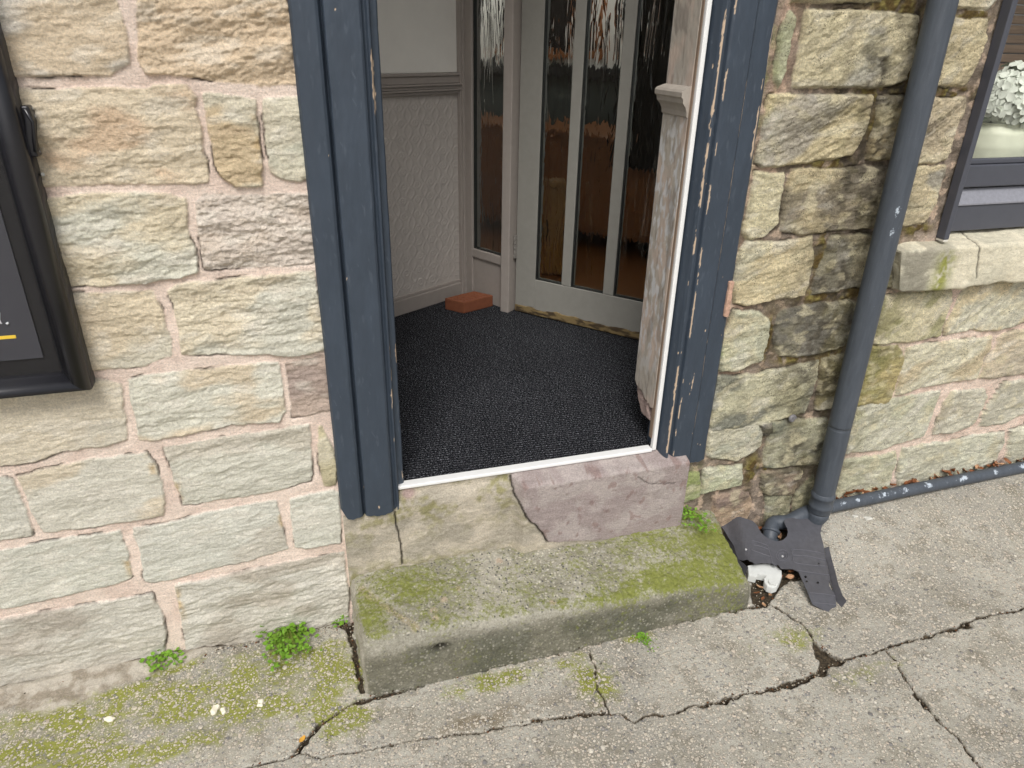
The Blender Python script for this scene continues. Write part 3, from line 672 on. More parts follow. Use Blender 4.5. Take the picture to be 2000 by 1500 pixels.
# pale dragged scar on the left end
sc1 = onZ(700, 1150, .17); sc2 = onZ(810, 1225, .17)
d, t = line_d(x + .008 * fbm(x*20, y*20, 1, 3, 17), y, [tuple(sc1[:2]), tuple(sc2[:2])]); base = cmix(base, lin(190, 172, 136), .6 * ss(.016, .004, d) * top)
for (u, v, r) in ((1062, 1060, .014), (975, 1095, .01), (848, 1190, .010), (850, 1206, .009), (835, 1150, .008), (868, 1170, .01), (895, 1150, .009), (1080, 1165, .008), (877, 1238, .008)):
    q = onZ(u, v, .172); base = cmix(base, lin(206, 184, 160), .75 * ss(r * 1.3, r * .8, np.hypot(x - q[0] + .003 * fbm(x*60, y*60, 0, 2, 19), y - q[1])))
def sb(u, v, rx, ry, k=1.):
    q = onZ(u, v, .165); return k * np.exp(-((x - q[0]) / rx) ** 2 - ((y - q[1]) / ry) ** 2)
mo = np.zeros(len(x))
for b in ((800,1150,.11,.09,.62),(720,1200,.05,.1,.6),(1330,1110,.18,.06,1.1),(1410,1130,.12,.06,1.2),(1400,1060,.10,.12,1.),(1300,1050,.2,.1,.5),(1330,1020,.14,.05,.5),(1230,1150,.10,.03,.8),(960,1200,.2,.1,.25),(880,1240,.12,.04,.55),(1150,1170,.10,.03,.5),(730,1280,.05,.05,.6),(850,1085,.2,.02,.5)):
    mo = np.maximum(mo, sb(*b))
mo = np.minimum(mo, .85) * (1 - .7 * fr) + .16 * fr + .37 * top * (1 - np.clip(mo, 0, 1))
mo = mo + .18 * fbm(x*12, y*12, z*12, 4, 21)
sp = .35 * fr + top * (.7 + .3 * np.clip(sb(1010, 1120, .25, .1) * 1.3, 0, 1)) + .3 * ridge
base = cmix(base, lin(30, 26, 16), .85 * np.clip(hole_ * 1.3, 0, 1)); mo = mo * (1 - hole_)
V = V + Nn * (np.clip(mo - .25, 0, 1) * .004 * ss(-.3, .5, fbm(x*70, y*70, z*70, 3, 91)))[:, None]
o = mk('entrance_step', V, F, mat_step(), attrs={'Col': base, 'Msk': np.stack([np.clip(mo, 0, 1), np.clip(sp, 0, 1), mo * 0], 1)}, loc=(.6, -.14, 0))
tag(o, 'thick green-stained concrete step on the pavement below the doorway', 'step')

# ------------------------------------------------------------------ threshold stone (riser)
nx_, nv = 330, 120
xs = np.linspace(.040, 1.032, nx_); 
prof = []
for t in np.linspace(0, 1, nv):
    s = t * .42
    if s < .1: prof.append((.10 - s, 0., 0))
    else: prof.append((0, -(s - .1), 1))
X = np.zeros((nv, nx_)); Yy = X.copy(); Z = X.copy()
cu = .56
for j, (py, pz, k) in enumerate(prof):
    X[j] = xs
    rightp = ss(.50, .53, xs)
    # left: nearly flat face; right: sloping shoulder then a proud vertical face
    if k == 0:
        Yy[j] = py; Z[j] = .418
    else:
        s = -pz
        yl = -.018 * ss(0, .05, s); yr = -.056 * ss(0, .022, s)
        Yy[j] = lerp(yl, yr, rightp); Z[j] = .418 - s
Z = np.minimum(Z, .418 - .056 * ss(.195, .175, X)) - 0 * X
x, y, z = X.ravel(), Yy.ravel(), Z.ravel()
V = np.stack([x, y, z], 1); F = gridF(nv, nx_)[:, ::-1]
CRK = [tuple(onY(u, v, -.02)[[0, 2]]) for u, v in ((1000, 935), (1003, 960), (1016, 985), (1022, 1000), (1040, 1012), (1062, 1044))]
cd, _ = line_d(x + .003 * fbm(x*40, z*40, 1, 3, 3), z + .003 * fbm(x*40, z*40, 5, 3, 5), CRK)
CR2 = [tuple(onY(u, v, -.01)[[0, 2]]) for u, v in ((770, 998), (774, 1025), (783, 1060), (785, 1100))]
cd2, _ = line_d(x + .002 * fbm(x*40, z*40, 1, 3, 3), z, CR2)
CR3 = [tuple(onY(u, v, -.04)[[0, 2]]) for u, v in ((1240, 925), (1262, 938), (1312, 938))]; cd3, _ = line_d(x + .002 * fbm(x*40, z*40, 2, 3, 3), z + .002 * fbm(x*40, z*40, 1, 3, 3), CR3)
# which side of the crack
pk_poly = CRK + [(1.2, .1), (1.2, .5), (CRK[0][0] - .004, .5)]
psd = poly_sd(x + .003 * fbm(x*40, z*40, 1, 3, 3), z + .003 * fbm(x*40, z*40, 5, 3, 5), pk_poly)
pk = ss(-.002, .002, psd)
h = .004 * fbm(x*9, y*9, z*12, 4, 23) + .0016 * fbm(x*40, y*30, z*60, 4, 25) + .005 * (pk - .5)
h = h - .010 * ss(.0035, .001, cd) - .010 * ss(.0028, .0006, cd2) - .004 * ss(.0025, .0005, cd3)
h = h * (1 - .6 * pk)
V[:, 1] -= h * np.where(z < .41, 1, .2); V[:, 2] += h * .5 * (z > .40)
base = cmix(np.tile(lin(198, 188, 170), (len(x), 1)), lin(178, 170, 154), ss(-.3, .3, fbm(x*8, z*14, 1, 4, 27)))
grn = ss(.215, .165, z + .02 * fbm(x*9, z*9, 2, 3, 29)) * ss(.75, .1, x) + .95 * ss(-.15, .30, fbm(x*10, z*10, 3, 5, 31)) * ss(.22, .36, z)
base = cmix(base, lin(140, 136, 80), np.clip(.75 * grn, 0, .9) * ss(-.5, .3, fbm(x*45, z*45, 8, 4, 32)))
pink = cmix(np.tile(lin(166, 153, 149), (len(x), 1)), lin(180, 169, 164), ss(-.2, .3, fbm(x*11, z*11, 4, 4, 33)))
pink = cmix(pink, lin(140, 116, 110), .6 * ss(.42, .6, fbm(x*30, z*24, 6, 4, 35)))
base = cmix(base, pink, pk)
pl = np.exp(-((x - .215) / .02) ** 2 - ((z - .405) / .018) ** 2); base = cmix(base, lin(180, 158, 150), np.clip(1.5 * pl, 0, 1) ** 2)
base = cmix(base, lin(40, 34, 26), .9 * np.maximum.reduce([ss(.004, .0012, cd), ss(.0032, .0008, cd2), .8 * ss(.003, .0006, cd3)]))
ids = np.arange(nv * nx_).reshape(nv, nx_); V = V.tolist(); 
# closed ends
L = ids[:, -1]; n0 = len(V); 
bk = [(V[i][0], .10, V[i][2]) for i in L]; V += bk; Fx = [(L[j], L[j+1], n0 + j + 1, n0 + j) for j in range(nv - 1)]
L0 = ids[:, 0]; n1 = len(V); V += [(V[i][0], .10, V[i][2]) for i in L0]; Fx += [(L0[j+1], L0[j], n1 + j, n1 + j + 1) for j in range(nv - 1)]
V = np.array(V); base = np.concatenate([base, base[L], base[L0]]); F = np.concatenate([F, np.array(Fx)])
o = mk('threshold_stone', V, F, mat_masonry('threshold_sandstone', grain=.26, b1=.0016, b2=.0022, spots=.25), attrs={'Col': base}, loc=(.53, 0, .16))
tag(o, 'cracked doorsill stone under the white strip, mossy left and pink painted right', 'doorsill')

# ------------------------------------------------------------------ door surround
PAINT = lin(55, 64, 75); BARE = lin(190, 168, 144)
MAT_PAINT = mat_attr('slate_blue_gloss_paint', rough=.46, spec=.4, b=.0004, bs=60)
def strip(name, prof, z0, z1, parent, mat, colf, dz=.0030, sub=.0014, bottom=None, dispf=None, label=None):
    P = [np.array(prof[0], float)]
    for a, b in zip(prof[:-1], prof[1:]):
        a, b = np.array(a, float), np.array(b, float); n = max(1, int(np.linalg.norm(b - a) / sub))
        for i in range(1, n + 1): P.append(a + (b - a) * i / n)
    P = np.array(P); zf = min(z1, 1.75); zs = np.concatenate([np.arange(z0, zf, dz), np.linspace(zf, z1, 12)[0 if z1 > zf + .01 else -1:]])
    Zg, I = np.meshgrid(zs, np.arange(len(P)), indexing='ij')
    x = P[:, 0][I]; y = P[:, 1][I]; z = Zg.copy()
    if bottom is not None:
        zb = bottom(x, y); f = ss(z0 + .12, z0, z); z = z + (zb - z0) * f
    T = np.gradient(P, axis=0); nrm = np.stack([T[:, 1], -T[:, 0]], 1); nrm /= np.linalg.norm(nrm, axis=1)[:, None] + 1e-9
    curv = np.abs(np.gradient(np.unwrap(np.arctan2(T[:, 1], T[:, 0]))))
    x, y, z = x.ravel(), y.ravel(), z.ravel()
    if dispf is None: h = .0006 * fbm(x*30, y*30, z*9, 3, 3) + .0003 * fbm(x*90, y*90, z*40, 2, 5)
    else: h = dispf(x, y, z)
    c, chip = colf(x, y, z, curv[I].ravel()); h = h - .0008 * chip
    x = x - nrm[I.ravel(), 0] * -h * 0 + nrm[I.ravel(), 0] * h * -1 * -1; y = y + nrm[I.ravel(), 1] * h
    V = np.stack([x, y, z], 1); F = gridF(len(zs), len(P))
    return mk(name, V, F, mat, parent, attrs={'Col': c})
def paintcol(lines, base=PAINT, bare=BARE, dens=0.):
    def f(x, y, z, curv):
        c = np.tile(base, (len(x), 1)); c = cmix(c, base * 1.25, .4 * ss(.0, .6, fbm(x*20, y*20, z*6, 5, 51)))
        c = cmix(c, lin(96, 104, 114), .2 * ss(.5, .8, fbm(x*90, y*90, z*22, 3, 57)))
        c = cmix(c, lin(108, 116, 126), .3 * ss(.85, .95, fbm((x + z*.4)*160, y*50, (z - x*.5)*18, 2, 59)))
        chip = np.zeros(len(x))
        for (lx, w, k, zl, zh) in lines:
            nn = fbm(x*55, lx*91, z*8, 5, 61 + int(lx*100) % 17)
            m = ss(w, w * .35, np.abs(x - lx + w * .5 * fbm(x*200, 1, z*60, 2, 65))) * ss(.0, .10, nn * 1.0 + k - .62 + .35 * fbm(z*2.2, lx*50, 1, 2, 67)) * ss(zl - .05, zl + .05, z) * ss(zh + .05, zh - .05, z)
            chip = np.maximum(chip, m)
        nn = fbm(x*70, y*70, z*45, 3, 71); chip = np.maximum(chip, ss(1.02, 1.06, nn))
        chip = np.clip(chip, 0, 1); c = cmix(c, bare, ss(.35, .65, chip)); return c, chip
    return f
DF = thing('door_surround', 'chipped slate-blue timber door surround framing the open doorway', 'door frame', (.56, 0, .37))
JL = [(.036, .03), (.036, -.014), (.041, -.022), (.060, -.025), (.084, -.026), (.090, -.022), (.0935, -.012), (.0965, -.007), (.0985, -.020), (.101, -.024),
      (.135, -.026), (.166, -.026), (.171, -.022), (.174, -.012), (.178, -.010), (.183, -.017), (.187, -.015), (.189, -.004), (.191, .006), (.203, .008), (.206, .012), (.206, .10)]
jl = strip('jamb', JL, .365, 3.0, DF, MAT_PAINT, paintcol([(.187, .004, .40, .5, 1.4), (.188, .005, .75, 1.36, 1.50), (.205, .003, .2, .4, 2)]),
      bottom=lambda x, y: .365 + .03 * ss(.055, .035, x) + .006 * fbm(x*40, 0, 0, 2, 3) + .045 * ss(.184, .195, x))
JR = [(.948, .06), (.951, .010), (.953, .002), (.957, -.010), (.961, -.022), (.966, -.030), (.971, -.031), (.9755, -.024), (.979, -.016), (.983, -.018), (.987, -.026), (.992, -.029),
      (1.020, -.030), (1.044, -.030), (1.049, -.026), (1.053, -.021), (1.058, -.022), (1.080, -.022), (1.100, -.020), (1.107, -.014), (1.109, -.004), (1.109, .03)]
jr = strip('jamb', JR, .385, 3.0, DF, MAT_PAINT, paintcol([(.9665, .0030, .76, .38, 2), (.990, .0022, .58, .38, 2), (1.049, .0016, .56, .38, 2), (1.100, .007, .42, 1.25, 2), (1.107, .003, .55, .38, 2), (1.02, .012, .22, .5, .8)]),
      bottom=lambda x, y: .385 - .012 * ss(.99, 1.05, x) + .004 * fbm(x*40, 0, 0, 2, 3))
MB().box((.036, -.026, 3.002), (1.109, .10, 3.1), .004).build('head_board', mat_simple('surround_head_paint', PAINT, .45), DF)  # unseen head, raised to let more sky light into the lobby
MAT_TRIM = mat_simple('white_plastic_trim', lin(228, 228, 226), .38, .5, var=.03, b=.0002)
tv = MB()
tv.box((.9345, -.002, .421), (.9470, .014, 3.0), .003); tv.build('trim_strip', MAT_TRIM, DF)
tb = MB(); zz = .4195
tb.box((.180, -.006, zz), (.9325, .022, zz + .0105), .003); tb.build('trim_strip', MAT_TRIM, DF)
MB().box((.9305, .006, .46), (.9325, .022, 3.0)).build('bare_batten', mat_simple('bare_brown_timber', lin(134, 116, 100), .8, .2, var=.2, vs=60, stretch=(1, 1, .1)), DF)
# stripped reveal lining with a dado moulding
ny, nz2 = 46, 420
yy = np.linspace(.016, .142, ny); zz = np.concatenate([np.linspace(0, 1.15, 380), np.linspace(1.15, 1.9, 41)[1:]]); nz2 = len(zz)
Yg, Zg = np.meshgrid(yy, zz); y, t = Yg.ravel(), Zg.ravel()
zb = .552 + .03 * ss(.02, .14, y) + .012 * fbm(y*60, 1, 1, 3, 3) + .02 * ss(.125, .142, y) * 0
z = zb + t
x = .930 + .0006 * fbm(y*60, z*40, 2, 4, 5) - .012 * ss(.125, .142, y) * ss(.0, .02, .02 - t) * 0
base = cmix(np.tile(lin(168, 160, 149), (len(y), 1)), lin(184, 168, 155), ss(-.15, .3, fbm(y*14, z*5, 2, 4, 7) + .25 * ss(.95, .6, z)))
base = cmix(base, lin(200, 202, 204), .7 * ss(.02, .26, fbm(y*50, z*22, 4, 5, 9)) * ss(.55, .8, z) * ss(1.5, 1.2, z))
base = cmix(base, lin(120, 112, 104), .5 * ss(.2, .45, fbm(y*30, z*9, 6, 4, 11)))
base = cmix(base, lin(214, 210, 204), .8 * ss(.138, .142, y))
V = np.stack([x, y, z], 1); F = gridF(nz2, ny)[:, ::-1]
V2 = V.copy(); V2[:, 0] += .016; n0 = len(V); ids = np.arange(n0).reshape(nz2, ny)
rim = np.concatenate([ids[0, :], ids[1:, -1], ids[-1, :-1][::-1], ids[1:-1, 0][::-1]]); a = np.arange(len(rim)); b = (a + 1) % len(rim)
Fs = np.stack([rim[a], rim[b], n0 + rim[b], n0 + rim[a]], 1)
ln = mk('reveal_lining', np.concatenate([V, V2]), np.concatenate([F, F[:, ::-1] + n0, Fs]), mat_attr('stripped_paintwork', rough=.75, spec=.25, b=.001, bs=60), DF, attrs={'Col': np.concatenate([base, base])})
ln['label'] = 'half-stripped lining board with broken lower end'
# moulding wraps the inner edge of the lining
mo_prof = [(0, 1.292), (.004, 1.296), (.006, 1.312), (.012, 1.326), (.022, 1.338), (.024, 1.352), (.030, 1.358), (.031, 1.372), (.026, 1.380), (.010, 1.388), (0, 1.392)]
Vm = []; Fm = []
for d, z_ in [(a_, 1.338 + (b_ - 1.292) * .70) for a_, b_ in mo_prof]:
    d *= .72
    Vm += [(.9298 - d, .018, z_), (.9298 - d, .142 + d * .6, z_), (.9298, .1425 + d * .6, z_), (.948, .1425 + d * .6, z_)]
for i in range(len(mo_prof) - 1):
    for k in range(3): Fm.append((i*4+k, i*4+k+1, (i+1)*4+k+1, (i+1)*4+k))
Fm.append(tuple(i*4 for i in range(len(mo_prof)))); 
MAT_MOULD = mat_simple('worn_grey_moulding_paint', lin(160, 152, 142), .6, .35, var=.12, b=.0006)
mk('moulding', Vm, Fm, MAT_MOULD, ln, smooth=False)
# broken plaster lump under the lining
V, F = rockbox((.014, .07, .075), (8, 30, 34), .004, 2); Nn = vnormals(V, F); x, y, z = V.T
z = z - .035; V = np.stack([x + .940, y + .098, z + .575], 1)
sh = ss(.0, -.11, z); V[:, 1] -= sh * .045 * 1.0; V[:, 1] = np.where(V[:, 1] > .085, V[:, 1] - (V[:, 1] - .085) * sh * .75, V[:, 1])
V += Nn * (.003 * fbm(V[:, 0]*40, V[:, 1]*40, V[:, 2]*40, 4, 3))[:, None]
mk('plaster_lump', V, F, mat_masonry('broken_plaster', b2=.004), DF, attrs={'Col': np.tile(lin(166, 146, 138), (len(V), 1))})
# pink mortar shim beside the right jamb
V, F = rockbox((.014, .03, .1), (6, 10, 40), .003, 2); p0 = onY(1419, 582, -.015); V = V + p0
V += (.0015 * fbm(V[:, 0]*50, V[:, 1]*50, V[:, 2]*50, 3, 3))[:, None] * vnormals(V, F)
mk('mortar_shim', V, F, MAT_STONE, DF, attrs={'Col': np.tile(lin(206, 168, 146), (len(V), 1))})

# ------------------------------------------------------------------ lobby
FZ = .421
K = np.array([.725, 1.506]); P1 = np.array([.860, 1.256]); K2 = np.array([.888, 1.237])
eL = (K - np.array([.375, 1.297])); eL /= np.linalg.norm(eL)          # along the left lobby wall
nL = np.array([eL[1], -eL[0]])                                          # towards the viewer
eD = np.array([.647, -.762]); nD = np.array([-.762, -.647])             # along the partition, towards the viewer
def loc3(o, e, n, s, t, z): return (o[0] + e[0]*s + n[0]*t, o[1] + e[1]*s + n[1]*t, z)
def wallbox(mb, o, e, n, s0, s1, t0, t1, z0, z1, bev=0.):
    return mb.obox((o[0], o[1], 0), (*e, 0), (*n, 0), (0, 0, 1), (s0, t0, z0), (s1, t1, z1), bev)
def fixn(o):
    import bmesh
    bm = bmesh.new(); bm.from_mesh(o.data); bmesh.ops.recalc_face_normals(bm, faces=bm.faces); bm.to_mesh(o.data); bm.free(); return o
WALLP = mat_simple('matt_grey_white_wall_paint', lin(232, 229, 221), .8, .2, var=.03, vs=12, b=.0004, bs=140)
TAUPE = mat_simple('taupe_woodwork_paint', lin(158, 150, 143), .5, .4, var=.05, b=.0003, bs=90)
GREYP = mat_simple('grey_door_paint', lin(142, 140, 133), .48, .42, var=.05, b=.0005, bs=70)
LW = thing('lobby_wall', 'inner left lobby wall, pale above a taupe dado rail with embossed paper below', 'wall', loc3(K, eL, nL, -.5, 0, FZ))
o = wallbox(MB(), K, eL, nL, -1.1, .02, -.1, 0, 1.375, 3.1).build('upper_wall', WALLP, LW)
# anaglypta paper with a real relief
ns, nzz = 420, 330
S, Zg = np.meshgrid(np.linspace(-1.1, .0, ns), np.linspace(.50, 1.305, nzz)); s, z = S.ravel(), Zg.ravel()
def relief(s, z):
    a = s / .074 + .10 * fbm(s*9, z*9, 1, 2, 5); b = z / .074 + .10 * fbm(s*9, z*9, 6, 2, 7)
    l1 = np.exp(-(np.sin(math.pi * (a + .26 * np.sin(2 * math.pi * b * .62))) / .24) ** 2); l2 = np.exp(-(np.sin(math.pi * (a - .26 * np.sin(2 * math.pi * b * .62))) / .24) ** 2)
    r = np.hypot((a % 1) - .5, ((b * 1.24 + .5) % 1) - .5); ring = np.exp(-((r - .20) / .05) ** 2); dot = np.exp(-(r / .07) ** 2)
    return np.maximum.reduce([l1, l2, .9 * ring, dot]) * (1 - .5 * np.clip(l1 * l2, 0, 1))
h = .0020 * relief(s, z) + .0006 * fbm(s*50, z*50, 0, 3, 3)
V = np.stack([K[0] + eL[0]*s + nL[0]*h, K[1] + eL[1]*s + nL[1]*h, z], 1)
pw = mk('embossed_wallpaper', V, gridF(nzz, ns), mat_simple('embossed_paper_paint', lin(186, 179, 172), .62, .35, var=.04, vs=20), LW)
m = MB(); wallbox(m, K, eL, nL, -1.1, -.002, -.1, -.002, FZ - .02, 1.37); m.build('wall_core', WALLP, LW)
m = MB()
for (z0, z1, t) in ((1.296, 1.306, .016), (1.307, 1.314, .024), (1.315, 1.326, .018), (1.327, 1.334, .026), (1.335, 1.362, .012), (1.363, 1.374, .019)):
    wallbox(m, K, eL, nL, -1.1, -.001, -.002, t, z0, z1, .002)
wallbox(m, K, eL, nL, -1.1, -.001, -.002, .010, 1.30, 1.37)
m.build('dado_rail', TAUPE, LW)
m = MB(); wallbox(m, K, eL, nL, -1.1, -.001, -.002, .012, FZ, .488, .004); wallbox(m, K, eL, nL, -1.1, -.001, -.002, .007, .486, .502, .003); m.build('skirting', TAUPE, LW)
m = MB(); wallbox(m, K, eL, nL, -.026, .004, .0, .020, FZ, 3.1, .003); m.build('corner_board', TAUPE, LW)
# hidden closing walls and ceiling of the lobby
LC = thing('lobby_shell', 'plain painted closing walls and ceiling of the lobby behind the door surround', 'wall', (.4, .7, FZ))
m = MB(); m.box((-.32, .24, FZ - .02), (-.25, 1.2, 3.1)); m.build('side_wall', WALLP, LC)
m = MB(); m.box((-.32, .24, FZ - .02), (.205, .30, 3.1)); m.build('front_wall', WALLP, LC)
q0 = np.array([1.15, .248]); q1 = np.array([1.50, .52]); e_ = (q1 - q0) / np.linalg.norm(q1 - q0); n_ = np.array([e_[1], -e_[0]])
m = MB(); m.obox((q0[0], q0[1], 0), (*e_, 0), (*n_, 0), (0, 0, 1), (0, 0, FZ - .02), (.5, .06, 3.1)); m.build('side_wall', WALLP, LC)
m = MB(); m.box((1.13, .20, FZ - .02), (1.2, .245, 3.1)); m.build('front_wall', WALLP, LC)
m = MB(); m.box((-.4, .03, 3.1), (1.75, 1.75, 3.16)); m.build('ceiling', WALLP, LC)
m = MB(); m.box((.205, .10, 3.0), (.96, .24, 3.1)); m.build('soffit', WALLP, LC)

# carpet
def mat_carpet():
    m, nt, b = M('ribbed_entrance_carpet'); co = obj_coords(nt); 
    wv = N(nt, 'ShaderNodeTexWave', wave_type='BANDS', bands_direction='Y', wave_profile='SIN'); wv.inputs['Scale'].default_value = 26; wv.inputs['Distortion'].default_value = .5; wv.inputs['Detail'].default_value = 2
    wv.inputs['Detail Scale'].default_value = 12; nt.links.new(obj_coords(nt, (1, 1, 1), (0, 0, .05)), wv.inputs['Vector'])
    sp = noise(nt, obj_coords(nt, (.8, 1.2, 1)), 245, 3, .85); big = noise(nt, co, 3, 4, .6)
    base = mixc(nt, mrange(nt, sp, .53, .68, 0, 1), tuple(lin(15, 17, 22)), tuple(lin(190, 192, 200)))
    rib = mrange(nt, wv.outputs['Fac'], .15, .6, .35, 1.1)
    c = mixc(nt, 1., base, math2(nt, 'MULTIPLY', rib, mrange(nt, big, .3, .7, .8, 1.15)), 'MULTIPLY')
    nt.links.new(c, b.inputs['Base Color']); b.inputs['Roughness'].default_value = .95; b.inputs['Specular IOR Level'].default_value = .1
    n1 = bump(nt, wv.outputs['Fac'], .0025); n2 = bump(nt, sp, .002, 1., n1); nt.links.new(n2, b.inputs['Normal']); return m
pts = [(.206, .019), (.930, .019), (1.12, .2), (1.46, .50), tuple(K2 + eD * .80 - nD * .03), tuple(K), (-.25, .93), (-.25, .25), (.206, .2)]
n = len(pts); V = [(*p, FZ) for p in pts] + [(*p, FZ - .012) for p in pts]
F = [tuple(range(n)), tuple(range(2*n-1, n-1, -1))] + [(i, i + n, (i + 1) % n + n, (i + 1) % n) for i in range(n)]
o = fixn(mk('carpet', V, F, mat_carpet(), smooth=False, loc=(.6, .6, FZ))); tag(o, 'charcoal flecked ribbed carpet covering the lobby floor', 'carpet')
# floor slab under it all
m = MB(); m.box((.035, .03, FZ - .08), (1.1, .30, FZ - .016)); m.box((-.4, .24, FZ - .08), (4.3, 4.3, FZ - .016))
o = m.build('floor', mat_simple('dark_varnished_floorboards', lin(142, 92, 48), .35, .5, var=.35, vs=14, stretch=(1, 12, 1))); tag(o, kind='structure')

# brick used as door stop
def mat_brick():
    m, nt, b = M('orange_red_fired_clay'); co = obj_coords(nt)
    c = mixc(nt, noise(nt, co, 40, 5, .7), tuple(lin(106, 58, 38)), tuple(lin(146, 88, 58)))
    nt.links.new(c, b.inputs['Base Color']); b.inputs['Roughness'].default_value = .9
    nt.links.new(bump(nt, noise(nt, co, 300, 5, .7), .0012), b.inputs['Normal']); return m
A_ = onZ(869, 604, FZ); B_ = onZ(906, 613, FZ); C_ = onZ(963, 598, FZ)
hB = .052
at = onZ(869, 588, FZ + hB); 
u1 = C_ - B_; L1 = np.linalg.norm(u1); u1 /= L1; u2 = A_ - B_; L2 = np.linalg.norm(u2); u2 = u2 / L2
BR = thing('brick', 'small orange-red perforated brick lying on the carpet in the lobby corner', 'brick', tuple(B_))
L2 = max(L2, .098)
V, F = rockbox((L1, L2, hB), (80, 56, 26), .004, 2)
hx = V[:, 0] / L1 + .5; hy = V[:, 1] / L2 + .5; top = V[:, 2] > hB/2 - .0035
gx, gy = hx * 10.5 - .5, hy * 6 - .3; fx, fy = gx - np.round(gx), gy - np.round(gy)
okc = (np.round(gx) >= 1) & (np.round(gx) <= 9) & (np.round(gy) >= 1) & (np.round(gy) <= 5)
pit = np.where(top & okc, ss(.34, .22, np.hypot(fx, fy)), 0)
V[:, 2] -= pit * .010; nn = fbm(V[:, 0]*60, V[:, 1]*60, V[:, 2]*60, 3, 3); V[:, 2] += .0008 * nn; 
Vw = B_ + u1 * (V[:, :1] + L1/2) + u2 * (V[:, 1:2] + L2/2) + np.array([0, 0, 1.]) * (V[:, 2:] + hB/2)
fixn(mk('brick_body', Vw, F, mat_brick(), BR))
# turn into single-mesh thing: keep the perforations in the mesh

# ------------------------------------------------------------------ partition, side light, inner door
def mat_rainglass():
    m, nt, b = M('rain_textured_glass'); co = obj_coords(nt, (1, 1, .16))
    b.inputs['Base Color'].default_value = (.86, .9, .88, 1); b.inputs['Transmission Weight'].default_value = 1.
    b.inputs['Roughness'].default_value = .02; b.inputs['IOR'].default_value = 1.45; b.inputs['Specular IOR Level'].default_value = .35
    n1 = bump(nt, noise(nt, co, 22, 2, .5, 1.4), .0060, 1.)
    nt.links.new(n1, b.inputs['Normal']); return m
GL = mat_rainglass(); PUTTY = mat_simple('black_flaked_putty', lin(38, 40, 38), .5, .4, var=.3)
SL = thing('side_light', 'narrow textured-glass side panel with taupe base left of the inner door', 'window', (*((K + P1) / 2), FZ))
eS = (P1 - K) / np.linalg.norm(P1 - K); nS = np.array([-abs(eS[1]), -abs(eS[0])]); nS = np.array([eS[1], -eS[0]]) ; LS_ = np.linalg.norm(P1 - K)
m = MB(); wallbox(m, K, eS, nS, .0, .068, -.05, .006, FZ, 2.5, .003); wallbox(m, K, eS, nS, -.03, .028, -.05, .016, FZ, 2.5, .003); m.build('stile', TAUPE, SL)
for a_ in ((-.045, .006, .618, .655), (-.05, .006, 2.35, 3.1)): wallbox(MBB := MB(), K, eS, nS, .068, LS_, *a_, .003); MBB.build('rail', TAUPE, SL)
m = MB(); wallbox(m, K, eS, nS, .068, LS_, -.04, -.004, FZ, .617, .002); m.build('base_panel', TAUPE, SL)
m = MB(); wallbox(m, K, eS, nS, .068, LS_, -.026, -.021, .655, 2.35); m.build('glass_pane', GL, SL)
m = MB(); wallbox(m, K, eS, nS, .068, .074, -.020, -.006, .655, 2.35); wallbox(m, K, eS, nS, .068, LS_, -.020, -.006, .655, .660); m.build('putty_line', PUTTY, SL)
m = MB(); wallbox(m, P1, eD, nD, -.012, .030, -.06, .032, FZ, 2.5, .004); m.build('door_post', TAUPE, SL)

ID = thing('inner_door', 'grey painted inner door with tall textured glass panes at the back of the lobby', 'door', (*K2, FZ))
DT = (-.044, 0.)
for a_ in ((.006, .104), (.664, .762)): wallbox(MBB := MB(), K2, eD, nD, *a_, *DT, .447, 2.42, .003); MBB.build('stile', GREYP, ID)
for a_ in ((.447, .583), (2.27, 2.42)): wallbox(MBB := MB(), K2, eD, nD, .104, .664, *DT, *a_, .003); MBB.build('rail', GREYP, ID)
panes = [(.104, .229), (.272, .420), (.468, .664)]
panes = [(.104, .230), (.274, .421), (.467, .664)]
for a, b in ((.230, .274), (.421, .467)):
    m = MB(); wallbox(m, K2, eD, nD, a, b, *DT, .583, 2.27, .004); m.build('glazing_bar', GREYP, ID)
for a, b in panes:
    m = MB(); wallbox(m, K2, eD, nD, a, b, -.024, -.019, .583, 2.27); g = m.build('glass_pane', GL, ID)
    m = MB(); wallbox(m, K2, eD, nD, a, a + .005, -.018, -.004, .583, 2.27); wallbox(m, K2, eD, nD, a + .005, b, -.018, -.005, .583, .588); m.build('putty_line', PUTTY, g)
# bare worn bottom edge
V, F = rockbox((.75, .05, .032), (150, 10, 10), .003, 1); x, y, z = V.T
z = z + .001 * fbm(x*40, y*40, 0, 3, 3); z = np.where(z > 0, z + .008 * fbm(x*12, 0, 0, 3, 5), z)
Vw = np.stack([K2[0] + eD[0]*(x + .382) + nD[0]*(y - .0215), K2[1] + eD[1]*(x + .382) + nD[1]*(y - .0215), z + .441], 1)
cb = cmix(np.tile(lin(128, 110, 76), (len(x), 1)), lin(72, 60, 44), ss(-.2, .3, fbm(x*18, y*18, z*60, 4, 7)))
bo = fixn(mk('bottom_edge', Vw, F, mat_attr('worn_bare_softwood', .7, .3, stretch=(1, 1, 1)), ID, attrs={'Col': cb})); bo['label'] = 'worn bare timber bottom edge'
HG = mat_simple('painted_over_steel', lin(128, 124, 118), .5, .5, var=.2)
m = MB()
wallbox(m, K2, eD, nD, -.006, .012, 0, .004, .66, .76, .001); hin = m.build('hinge', HG, ID)
m = MB()
for a in (.662, .682, .702, .722, .742): m.tube([loc3(K2, eD, nD, .004, .008, a), loc3(K2, eD, nD, .004, .008, a + .0175)], .006, 12)
m.build('knuckle', HG, hin)
